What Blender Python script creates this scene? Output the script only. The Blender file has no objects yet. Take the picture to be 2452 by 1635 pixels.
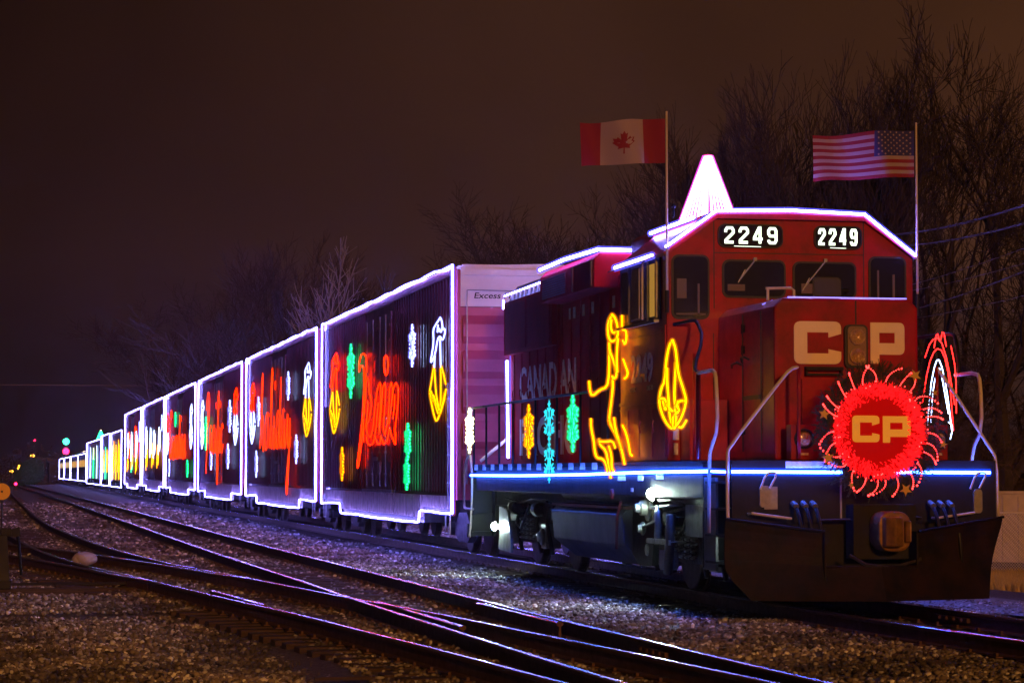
import bpy, bmesh, math, random
import numpy as np
from mathutils import Vector, Matrix, noise
random.seed(7); rng=np.random.default_rng(11)
S=bpy.context.scene; COL=S.collection
# ---------------------------------------------------------------- camera
H=1.51
cam=bpy.data.objects.new('camera',bpy.data.cameras.new('camera')); COL.objects.link(cam); S.camera=cam
cam.data.sensor_width=36; cam.data.lens=36*6000/2452; cam.data.clip_start=0.5; cam.data.clip_end=6000
PIT=math.atan(312.5/6000); YAW=math.atan(1226/6000*math.cos(PIT))
cam.location=(0,0,H); cam.rotation_euler=(math.pi/2+PIT,0,-YAW)
S.render.resolution_x=1024; S.render.resolution_y=682
# ---------------------------------------------------------------- night sky lit by the town
W=bpy.data.worlds.new('World'); S.world=W; W.use_nodes=True
nt=W.node_tree; N=nt.nodes; L=nt.links; bg=N['Background']
tc=N.new('ShaderNodeTexCoord'); sp=N.new('ShaderNodeSeparateXYZ'); L.new(tc.outputs['Generated'],sp.inputs[0])
rz=N.new('ShaderNodeValToRGB'); L.new(sp.outputs['Z'],rz.inputs[0])
e=rz.color_ramp.elements; e[0].position=0.0; e[0].color=(.016,.007,.0095,1); e[1].position=.30; e[1].color=(.024,.010,.0035,1)
for p,c in ((.035,(.024,.011,.011)),(.085,(.042,.0172,.0118)),(.16,(.038,.0150,.0085))):
    q=rz.color_ramp.elements.new(p); q.color=(*c,1)
rx=N.new('ShaderNodeValToRGB'); L.new(sp.outputs['X'],rx.inputs[0])
e=rx.color_ramp.elements; e[0].position=.0; e[0].color=(.42,.38,.36,1); e[1].position=.42; e[1].color=(1.5,1.35,1.0,1)
q=rx.color_ramp.elements.new(.2); q.color=(1.05,1.0,1.05,1)
mx=N.new('ShaderNodeMixRGB'); mx.blend_type='MULTIPLY'; mx.inputs[0].default_value=1
L.new(rz.outputs[0],mx.inputs[1]); L.new(rx.outputs[0],mx.inputs[2])
nz=N.new('ShaderNodeTexNoise'); nz.inputs['Scale'].default_value=6; nz.inputs['Detail'].default_value=4; L.new(tc.outputs['Generated'],nz.inputs[0])
mr=N.new('ShaderNodeMapRange'); mr.inputs[1].default_value=.3; mr.inputs[2].default_value=.7; mr.inputs[3].default_value=.78; mr.inputs[4].default_value=1.2; L.new(nz.outputs[0],mr.inputs[0])
mx2=N.new('ShaderNodeMixRGB'); mx2.blend_type='MULTIPLY'; mx2.inputs[0].default_value=1; L.new(mx.outputs[0],mx2.inputs[1]); L.new(mr.outputs[0],mx2.inputs[2])
L.new(mx2.outputs[0],bg.inputs[0]); bg.inputs[1].default_value=1.0
# sodium yard light falling from behind the camera
sun=bpy.data.objects.new('sun',bpy.data.lights.new('sun','SUN')); COL.objects.link(sun)
sun.data.energy=1.1; sun.data.color=(1,.38,.08); sun.data.angle=math.radians(3)
sun.rotation_euler=Vector((.0,-1,.20)).to_track_quat('Z','Y').to_euler()
S.view_settings.view_transform='Standard'; S.view_settings.look='None'; S.view_settings.exposure=0; S.view_settings.gamma=1
# ---------------------------------------------------------------- materials
def mat(name,col,rough=.6,metal=0,coat=0,spec=.5,var=0,vscale=3,bump=0,bscale=20,coords='Object',col2=None,stretch=None):
    m=bpy.data.materials.new(name); m.use_nodes=True; n=m.node_tree.nodes; l=m.node_tree.links; b=n['Principled BSDF']
    b.inputs['Base Color'].default_value=(*col,1); b.inputs['Roughness'].default_value=rough; b.inputs['Metallic'].default_value=metal
    b.inputs['Coat Weight'].default_value=coat; b.inputs['Coat Roughness'].default_value=.12; b.inputs['Specular IOR Level'].default_value=spec
    if var or bump:
        g=n.new('ShaderNodeNewGeometry'); src=g.outputs['Position']
        if stretch:
            mp=n.new('ShaderNodeMapping'); mp.inputs['Scale'].default_value=stretch; l.new(src,mp.inputs[0]); src=mp.outputs[0]
    if var:
        t=n.new('ShaderNodeTexNoise'); t.inputs['Scale'].default_value=vscale; t.inputs['Detail'].default_value=6; t.inputs['Roughness'].default_value=.65; l.new(src,t.inputs[0])
        r=n.new('ShaderNodeValToRGB'); l.new(t.outputs[0],r.inputs[0]); c2=col2 or tuple(c*(1-var) for c in col)
        r.color_ramp.elements[0].position=.36; r.color_ramp.elements[1].position=.62
        r.color_ramp.elements[0].color=(*c2,1); r.color_ramp.elements[1].color=(*col,1); l.new(r.outputs[0],b.inputs['Base Color'])
        q=n.new('ShaderNodeMapRange'); q.inputs[3].default_value=min(1,rough+.18); q.inputs[4].default_value=max(.05,rough-.08); l.new(t.outputs[0],q.inputs[0]); l.new(q.outputs[0],b.inputs['Roughness'])
    if bump:
        t=n.new('ShaderNodeTexNoise'); t.inputs['Scale'].default_value=bscale; t.inputs['Detail'].default_value=5; l.new(src,t.inputs[0])
        u=n.new('ShaderNodeBump'); u.inputs['Strength'].default_value=bump; u.inputs['Distance'].default_value=.02; l.new(t.outputs[0],u.inputs['Height']); l.new(u.outputs[0],b.inputs['Normal'])
    return m
def glow(name,col,st):
    m=bpy.data.materials.new(name); m.use_nodes=True; b=m.node_tree.nodes['Principled BSDF']
    b.inputs['Base Color'].default_value=(*[c*.25 for c in col],1); b.inputs['Specular IOR Level'].default_value=.1; b.inputs['Emission Color'].default_value=(*col,1); b.inputs['Emission Strength'].default_value=st
    return m
M={}
M['red']=mat('maroon_loco_paint',(.42,.005,.014),.28,spec=.3,coat=.15,var=.5,vscale=2.2,bump=.10,bscale=4)
M['redmatte']=mat('dull_maroon_paint',(.40,.012,.022),.75,spec=.03,var=.35,vscale=1.3)
M['redbox']=mat('maroon_boxcar_paint',(.17,.016,.022),.38,coat=.35,var=.4,vscale=1.1,bump=.1,bscale=6)
M['redend']=mat('boxcar_end_paint',(.42,.06,.12),.5,var=.25,vscale=1.5)
M['cream']=mat('pale_panel_paint',(.55,.42,.34),.5,var=.45,vscale=5,stretch=(1,6,.6))
M['whitep']=mat('white_paint',(.72,.70,.66),.5,var=.12,vscale=2)
M['rail_white']=mat('white_handrail_paint',(.75,.68,.62),.4,var=.15,vscale=6)
M['letter']=mat('reflective_lettering',(.97,.86,.60),.45,var=.06,vscale=3)
M['black']=mat('black_frame_paint',(.007,.007,.009),.5,spec=.25,var=.5,vscale=4,bump=.15,bscale=12)
M['under']=mat('oily_underframe_steel',(.035,.03,.028),.5,var=.5,vscale=8,bump=.4,bscale=25)
M['wheel']=mat('brown_wheel_steel',(.08,.05,.035),.45,metal=.4,var=.4,vscale=7)
M['grey']=mat('grey_tank_paint',(.10,.10,.11),.45,var=.25,vscale=2)
M['silver']=mat('bare_grey_metal',(.30,.30,.28),.35,metal=.6,var=.3,vscale=9)
M['glass']=mat('dark_window_glass',(.012,.012,.018),.06,spec=.8,var=.3,vscale=2)
M['gasket']=mat('black_rubber',(.008,.008,.009),.5)
M['shade']=mat('grey_window_screen',(.55,.48,.44),.55,var=.3,vscale=5)
M['lens']=mat('headlight_glass',(.75,.50,.22),.22,metal=.45,coat=1,bump=1,bscale=60,var=.7,vscale=40)
M['mirror']=mat('mirror',(.6,.6,.6),.06,metal=1)
M['railside']=mat('rusty_rail_web',(.13,.065,.035),.7,var=.45,vscale=9,bump=.3,bscale=40)
M['railtop']=mat('polished_rail_head',(.95,.93,.91),.16,metal=1)
M['tie']=mat('weathered_tie_wood',(.085,.055,.040),.85,var=.5,vscale=6,stretch=(.5,5,5),bump=.6,bscale=18)
M['ballast']=mat('ballast_ground',(.20,.17,.15),.9,var=.65,vscale=24,bump=1.0,bscale=42)
M['bark']=mat('bark',(.045,.032,.028),.85,var=.3,vscale=5)
M['twig']=mat('orange_brown_twigs',(.09,.06,.04),.85)
M['barkgrey']=mat('grey_bark',(.075,.07,.09),.85)  # lighter, violet-tinged copy of the bark; strip light put into its colour
M['barkpale']=mat('pale_bark',(.24,.23,.29),.8,var=.25,vscale=5)  # pale bark tinted bluish to stand in for violet light on it
M['concrete']=mat('concrete',(.55,.47,.42),.8,var=.25,vscale=1.2)
M['galv']=mat('galvanised_wire',(.75,.68,.6),.5,metal=.2)
M['grass']=mat('dry_grass',(.62,.44,.09),.8,var=.4,vscale=4)
M['needle']=mat('fir_needles',(.035,.09,.035),.6,var=.4,vscale=30)
M['gold']=mat('gold_star',(.70,.45,.14),.35,metal=.3)
M['yellowp']=mat('yellow_target_paint',(.80,.38,.02),.5)
M['coupler']=mat('rusty_yellow_coupler',(.30,.15,.03),.45,metal=.3,var=.5,vscale=9)
M['rock']=mat('pale_rock',(.48,.40,.40),.85,var=.3,vscale=6,bump=.5,bscale=15)
M['label']=mat('pale_decal',(.80,.72,.66),.6,var=.3,vscale=20)
M['flag_red']=mat('red_flag_cloth',(.24,.012,.04),.8); M['flag_white']=mat('white_flag_cloth',(.36,.28,.36),.8); M['flag_blue']=mat('blue_flag_cloth',(.03,.03,.22),.8)
M['brick']=mat('dark_building_wall',(.06,.045,.04),.8,var=.3,vscale=.3)
M['wire']=mat('overhead_cable',(.30,.24,.24),.5)
M['Lblue']=glow('blue_white_rope_light',(.20,.17,1.0),150)
M['Lwhite']=glow('cold_white_rope_light',(.26,.25,1.0),80)
M['Ldeck']=glow('deck_rope_light',(.035,.12,1.0),150)
M['Lred']=glow('red_rope_light',(1,.010,.0),26)
M['Lsignred']=glow('red_figure_light',(1,.012,.010),10)
M['Lamberletter']=glow('amber_backlit_letter',(1,.33,.03),.55)  # wreath letters glow to stand in for light falling on gold lettering
M['Lredfar']=glow('red_rope_light_dim',(1,.025,.0),9)
M['Lbead']=glow('red_bulb',(1,.03,.025),9)
M['steel']=mat('worn_truck_steel',(.22,.22,.20),.38,metal=.5,var=.4,vscale=7)
M['Lyel']=glow('yellow_rope_light',(1,.52,.0),5)
M['Lamb']=glow('amber_rope_light',(1,.30,.0),7)
M['Lgrn']=glow('green_rope_light',(.02,1,.25),7)
M['Lflake']=glow('white_snowflake_light',(.45,.60,1.0),9)
M['Lteal']=glow('teal_rope_light',(.02,.45,.55),2.2)
M['Lcream']=glow('warm_white_light',(1,.85,.45),6)
M['Lcone']=glow('roof_tree_light',(1,.5,1),14)
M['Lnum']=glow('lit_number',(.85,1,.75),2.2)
M['Lwork']=glow('work_lamp',(.75,1,.85),800)
M['Lsmall']=glow('step_lamp',(.8,1,.9),200)
M['Lfringe']=glow('red_lit_fringe',(1,.008,.01),1.6)  # glowing slivers that imitate the red halo round the wreath disc
M['Lsod']=glow('sodium_lamp',(1,.40,.03),9)
M['Lsigr']=glow('red_signal_lens',(1,.01,.06),14)
M['Lsigg']=glow('green_signal_lens',(.03,1,.45),10)
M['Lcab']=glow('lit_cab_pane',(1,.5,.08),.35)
M['Lwin']=glow('lit_window',(.85,.9,.6),1.1)
M['Lwinw']=glow('warm_lit_window',(1,.5,.10),1.0)
def halo_mat(name,col,st,tr):  # see-through glow standing in for the halo round rope lights
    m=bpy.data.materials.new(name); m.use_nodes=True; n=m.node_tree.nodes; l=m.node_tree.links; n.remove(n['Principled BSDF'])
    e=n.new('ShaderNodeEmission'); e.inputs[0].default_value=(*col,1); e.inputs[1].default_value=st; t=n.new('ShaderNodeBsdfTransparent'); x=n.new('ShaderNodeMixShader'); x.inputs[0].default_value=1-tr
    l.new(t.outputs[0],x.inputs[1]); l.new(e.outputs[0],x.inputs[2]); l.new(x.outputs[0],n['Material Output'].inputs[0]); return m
HALO={'Lblue':halo_mat('violet_glowing_tube_jacket',(.12,.11,1),2.0,.60),'Lwhite':halo_mat('violet_glowing_jacket',(.18,.14,1),1.5,.62),'Ldeck':halo_mat('blue_glowing_jacket',(.01,.06,1),1.5,.6),'Lredfar':halo_mat('red_dim_jacket',(1,.0,.0),.9,.6),'Lred':halo_mat('red_glowing_jacket',(1,.0,.0),1.4,.55),'Lyel':halo_mat('amber_glowing_jacket',(1,.28,0),.9,.6),'Lamb':halo_mat('orange_glowing_jacket',(1,.2,0),1.0,.6),'Lgrn':halo_mat('green_glowing_jacket',(0,.9,.25),.8,.6),'Lflake':halo_mat('bluish_glowing_jacket',(.2,.15,1),1.0,.65),'Lcone':halo_mat('pink_glowing_jacket',(1,.05,.8),1.2,.7)}
# ---------------------------------------------------------------- mesh tools
def tag(o,label=None,cat=None,group=None,kind=None):
    if label:o['label']=label
    if cat:o['category']=cat
    if group:o['group']=group
    if kind:o['kind']=kind
    return o
def empty(name,loc,label,cat,group=None,kind=None):
    o=bpy.data.objects.new(name,None); COL.objects.link(o); o.location=loc; o.empty_display_size=.3
    return tag(o,label,cat,group,kind)
def wloc(p):
    v=Vector((0,0,0))
    while p is not None: v+=p.location; p=p.parent
    return v
def link(me,name,m,parent,smooth=False,loc=None):
    o=bpy.data.objects.new(name,me); COL.objects.link(o)
    off=wloc(parent) if parent else (Vector(loc) if loc else Vector((0,0,0)))
    if parent: o.parent=parent
    elif loc: o.location=loc
    if off.length>0: me.transform(Matrix.Translation(-off))
    if m is not None:
        for k in (m if isinstance(m,(list,tuple)) else [m]): me.materials.append(k)
    if smooth: me.polygons.foreach_set('use_smooth',[True]*len(me.polygons))
    return o
SPLIT={'lower_panel','pilot_bracket','window_post','conduit','stirrup_step','decal','light_strand','light_figure','scroll','grille','antenna','warning_label','sill_stripes','joint_bar','outline_light','lock_bars','deck_light','step_well','cab_reflection','panel_seam','hood_door','nose_trim','radiator','window_frame','small_lettering','hatch_rib','door_hinges','piping','brake_rigging','journal_box','spring','lettering'}
def islands(mb,gap=.03):
    n=len(mb.v); p=list(range(n))
    def fd(a):
        while p[a]!=a: p[a]=p[p[a]]; a=p[a]
        return a
    for f in mb.f:
        r=fd(f[0])
        for q in f[1:]: p[fd(q)]=r
    B={}
    for i,v in enumerate(mb.v):
        r=fd(i); b=B.get(r)
        if b is None: B[r]=[*v,*v]
        else:
            for k in range(3): b[k]=min(b[k],v[k]); b[k+3]=max(b[k+3],v[k])
    ks=list(B); g=list(range(len(ks)))
    def fg(a):
        while g[a]!=a: g[a]=g[g[a]]; a=g[a]
        return a
    if len(ks)<2 or len(ks)>400: return [mb]
    for i in range(len(ks)):
        a=B[ks[i]]
        for j in range(i):
            b=B[ks[j]]
            if all(a[k]-gap<=b[k+3] and b[k]-gap<=a[k+3] for k in range(3)): g[fg(i)]=fg(j)
    gi={k:fg(i) for i,k in enumerate(ks)}; out={}
    for f,m_ in zip(mb.f,mb.mi):
        r=gi[fd(f[0])]; o,mp=out.setdefault(r,(MB(),{}))
        for q in f:
            if q not in mp: mp[q]=len(o.v); o.v.append(mb.v[q])
        o.f.append(tuple(mp[q] for q in f)); o.mi.append(m_)
    return [o for o,_ in out.values()]
class MB:
    def __init__(s): s.v=[]; s.f=[]; s.mi=[]
    def add(s,v,f,mi=0):
        k=len(s.v); s.v+=[tuple(a) for a in v]; s.f+=[tuple(i+k for i in a) for a in f]; s.mi+=[mi]*len(f); return s
    def box(s,x0,x1,y0,y1,z0,z1,mi=0):
        v=[(x,y,z) for z in(z0,z1) for y in(y0,y1) for x in(x0,x1)]
        return s.add(v,[(0,2,3,1),(4,5,7,6),(0,1,5,4),(2,6,7,3),(0,4,6,2),(1,3,7,5)],mi)
    def prism(s,poly,ax,a,b,mi=0):
        n=len(poly)
        def P(p,t): return {'X':(t,p[0],p[1]),'Y':(p[0],t,p[1]),'Z':(p[0],p[1],t)}[ax]
        v=[P(p,a) for p in poly]+[P(p,b) for p in poly]
        f=[tuple(range(n)),tuple(range(2*n-1,n-1,-1))]+[(i,i+n,(i+1)%n+n,(i+1)%n) for i in range(n)]
        return s.add(v,f,mi)
    def tube(s,pts,r,n=6,closed=False,mi=0):
        P=[Vector(p) for p in pts]; m=len(P)
        if not isinstance(r,(list,tuple)):
            if not hasattr(s,'rings'): s.rings=[]
            s.rings.append((P,r,n,closed))
        if m<2: return s
        rr=r if isinstance(r,(list,tuple)) else [r]*m
        u=None; v=[]
        for i in range(m):
            if closed: d=P[(i+1)%m]-P[i-1]
            else: d=P[min(i+1,m-1)]-P[max(i-1,0)]
            if d.length<1e-9: d=Vector((0,0,1))
            d.normalize()
            if u is None: u=d.orthogonal().normalized()
            u=(u-d*u.dot(d)); 
            if u.length<1e-6: u=d.orthogonal()
            u.normalize(); w=d.cross(u)
            v+=[P[i]+(u*math.cos(2*math.pi*k/n)+w*math.sin(2*math.pi*k/n))*rr[i] for k in range(n)]
        f=[]
        for i in range(m if closed else m-1):
            for k in range(n):
                a=i*n; b=((i+1)%m)*n; f.append((a+k,a+(k+1)%n,b+(k+1)%n,b+k))
        if not closed: f+= [tuple(range(n-1,-1,-1)),tuple(range((m-1)*n,m*n))]
        return s.add(v,f,mi)
    def cyl(s,p0,p1,r,n=16,mi=0): return s.tube([p0,p1],r,n,mi=mi)
    def ball(s,c,r,n=8,m=5,mi=0,sc=(1,1,1)):
        v=[(c[0]+r*sc[0]*math.sin(math.pi*j/m)*math.cos(2*math.pi*k/n),c[1]+r*sc[1]*math.sin(math.pi*j/m)*math.sin(2*math.pi*k/n),c[2]+r*sc[2]*math.cos(math.pi*j/m)) for j in range(m+1) for k in range(n)]
        f=[(j*n+k,j*n+(k+1)%n,(j+1)*n+(k+1)%n,(j+1)*n+k) for j in range(m) for k in range(n)]
        return s.add(v,f,mi)
    def lathe(s,c,axis,prof,n=24,mi=0):
        a=Vector(axis).normalized(); u=a.orthogonal().normalized(); w=a.cross(u); c=Vector(c); v=[]
        for t,r in prof: v+=[c+a*t+(u*math.cos(2*math.pi*k/n)+w*math.sin(2*math.pi*k/n))*max(r,.0005) for k in range(n)]
        m=len(prof); f=[(j*n+k,j*n+(k+1)%n,(j+1)*n+(k+1)%n,(j+1)*n+k) for j in range(m-1) for k in range(n)]
        f+=[tuple(range(n-1,-1,-1)),tuple(range((m-1)*n,m*n))]
        return s.add(v,f,mi)
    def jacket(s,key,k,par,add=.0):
        # added glowing sleeve imitating bloom round each rope-light core: same rings, larger radius
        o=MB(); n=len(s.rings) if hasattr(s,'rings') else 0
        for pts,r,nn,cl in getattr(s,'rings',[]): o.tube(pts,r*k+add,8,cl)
        o.done=1; return o.build('jacket',HALO[key],par,smooth=True,fix=False)
    def build(s,name,m,parent=None,smooth=False,loc=None,bevel=0,fix=True):
        jk=next((k for k in HALO if M.get(k) is m),None)
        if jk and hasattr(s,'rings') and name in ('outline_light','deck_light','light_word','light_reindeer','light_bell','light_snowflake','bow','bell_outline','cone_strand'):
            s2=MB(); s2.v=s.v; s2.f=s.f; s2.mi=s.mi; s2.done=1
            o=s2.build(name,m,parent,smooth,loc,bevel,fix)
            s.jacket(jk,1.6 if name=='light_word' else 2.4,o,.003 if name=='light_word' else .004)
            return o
        if name in SPLIT and parent is not None and not getattr(s,'done',0):
            L_=islands(s)
            if 1<len(L_)<=90:
                for q in L_: q.done=1; r=q.build(name,m,parent,smooth,loc,bevel,fix)
                return r
        me=bpy.data.meshes.new(name); me.from_pydata(s.v,[],s.f); me.polygons.foreach_set('material_index',s.mi)
        if fix:
            b=bmesh.new(); b.from_mesh(me)
            if bevel:
                bmesh.ops.remove_doubles(b,verts=b.verts,dist=1e-5)
                bmesh.ops.bevel(b,geom=[e for e in b.edges if len(e.link_faces)==2 and e.calc_face_angle(0)>.5],offset=bevel,segments=2,affect='EDGES',profile=.6)
            bmesh.ops.recalc_face_normals(b,faces=b.faces); b.to_mesh(me); b.free()
        return link(me,name,m,parent,smooth,loc)
def rrect(x0,x1,z0,z1,r,n=5):
    o=[]
    for cx,cz,a in((x1-r,z1-r,0),(x0+r,z1-r,90),(x0+r,z0+r,180),(x1-r,z0+r,270)):
        o+=[(cx+r*math.cos(math.radians(a+90*k/n)),cz+r*math.sin(math.radians(a+90*k/n))) for k in range(n+1)]
    return o
def smoothpath(p,k=2):
    P=[Vector(a) for a in p]
    for _ in range(k):
        Q=[P[0]]
        for a,b in zip(P,P[1:]): Q+=[a*.75+b*.25,a*.25+b*.75]
        Q.append(P[-1]); P=Q
    return P
def curve2mesh(cu):
    o=bpy.data.objects.new('t',cu); COL.objects.link(o); bpy.context.view_layer.update()
    me=bpy.data.meshes.new_from_object(o.evaluated_get(bpy.context.evaluated_depsgraph_get()))
    bpy.data.objects.remove(o); return me
def place2d(me,name,m,parent,org,ux,uz,w,h,depth,shear=0):
    # fit a flat outline (local xy) on the plane spanned by ux, uz
    n=len(me.vertices); co=np.empty(n*3); me.vertices.foreach_get('co',co); co=co.reshape(-1,3)
    lo=co.min(0); hi=co.max(0); sx=w/(hi[0]-lo[0]) if w else h/(hi[1]-lo[1]); sy=h/(hi[1]-lo[1])
    a=(co[:,0]-lo[0])*sx; b=(co[:,1]-lo[1])*sy; a=a+shear*b; z=(co[:,2]-lo[2]); z=z/(z.max() or 1)*depth
    ux=np.array(ux,float); uz=np.array(uz,float); nn=np.cross(ux,uz)
    out=np.array(org)+a[:,None]*ux+b[:,None]*uz+z[:,None]*nn
    me.vertices.foreach_set('co',out.ravel()); me.update()
    return link(me,name,m,parent)
def text(s,name,m,parent,org,ux,uz,w,h,depth=.006,bold=.02,shear=0,space=1):
    cu=bpy.data.curves.new('t','FONT'); cu.body=s; cu.extrude=.02; cu.offset=bold; cu.space_character=space; cu.resolution_u=4
    return place2d(curve2mesh(cu),name,m,parent,org,ux,uz,w,h,depth,shear)
def shape(loops,name,m,parent,org,ux,uz,w,h,depth=.006):
    cu=bpy.data.curves.new('t','CURVE'); cu.dimensions='2D'; cu.fill_mode='BOTH'; cu.extrude=.02
    for lp in loops:
        sp=cu.splines.new('POLY'); sp.points.add(len(lp)-1)
        for i,p in enumerate(lp): sp.points[i].co=(p[0],p[1],0,1)
        sp.use_cyclic_u=True
    return place2d(curve2mesh(cu),name,m,parent,org,ux,uz,w,h,depth)
def ribbon(p,w):
    P=[Vector(a) for a in p]; A=[];B=[]
    for i,q in enumerate(P):
        d0=(q-P[i-1]).normalized() if i else (P[1]-q).normalized(); d1=(P[i+1]-q).normalized() if i<len(P)-1 else d0
        n0=Vector((-d0.y,d0.x)); n1=Vector((-d1.y,d1.x)); n=(n0+n1).normalized(); k=w/2/max(.45,n.dot(n0)); A.append(q+n*k); B.append(q-n*k)
    return [tuple(a) for a in A]+[tuple(b) for b in B[::-1]]
DIG={'2':[[(.02,.68),(.02,.82),(.2,.97),(.8,.97),(.98,.82),(.98,.66),(.04,.16),(.04,.03),(1.0,.03)]],'4':[[(.74,-.03),(.74,1.0),(.62,1.0),(.03,.36),(.03,.27),(1.06,.27)]],'9':[[(.03,.22),(.05,.13),(.2,.03),(.8,.03),(.97,.17),(.97,.83),(.8,.97),(.2,.97),(.03,.83),(.03,.62),(.2,.48),(.9,.48)]]}
def digits(s,name,m,parent,x,y,z,w,h,th):
    b=MB(); k=w/(len(s)*1.0-.26); dw=k*.74
    for i,c in enumerate(s):
        for p in DIG[c]:
            a=ribbon([(x+i*k+th/2+u*(dw-th),z+th/2+v*(h-th)) for u,v in p],th); n=len(a)//2
            for j in range(n-1): b.prism([a[j],a[j+1],a[2*n-2-j],a[2*n-1-j]],'Y',y-.004,y)
    return b.build(name,m,parent)
def rc(pts,rad):  # polygon with chosen corners rounded: pts (x,y,r)
    o=[]; n=len(pts)
    for i,(x,y,r) in enumerate(pts):
        if not r: o.append((x,y)); continue
        p=Vector((x,y)); a=(Vector(pts[i-1][:2])-p).normalized(); b=(Vector(pts[(i+1)%n][:2])-p).normalized()
        A=p+a*r*rad; B=p+b*r*rad; C=p+(a+b)*r*rad
        for k in range(7):
            t=k/6; o.append(tuple(A*(1-t)**2+p*2*t*(1-t)+B*t*t))
    return o
LC=[rc([(0,0,1),(1,0,1),(1,.29,0),(.73,.35,0),(.73,.25,0),(.28,.25,0),(.28,.74,0),(.73,.74,0),(.73,.62,0),(1,.71,0),(1,1,1),(0,1,1)],.16)]
LP=[rc([(0,0,0),(.26,0,0),(.26,.22,0),(1,.22,1),(1,1,1),(0,1,0)],.16),[(.26,.5),(.71,.5),(.71,.75),(.26,.75)]]
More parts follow.
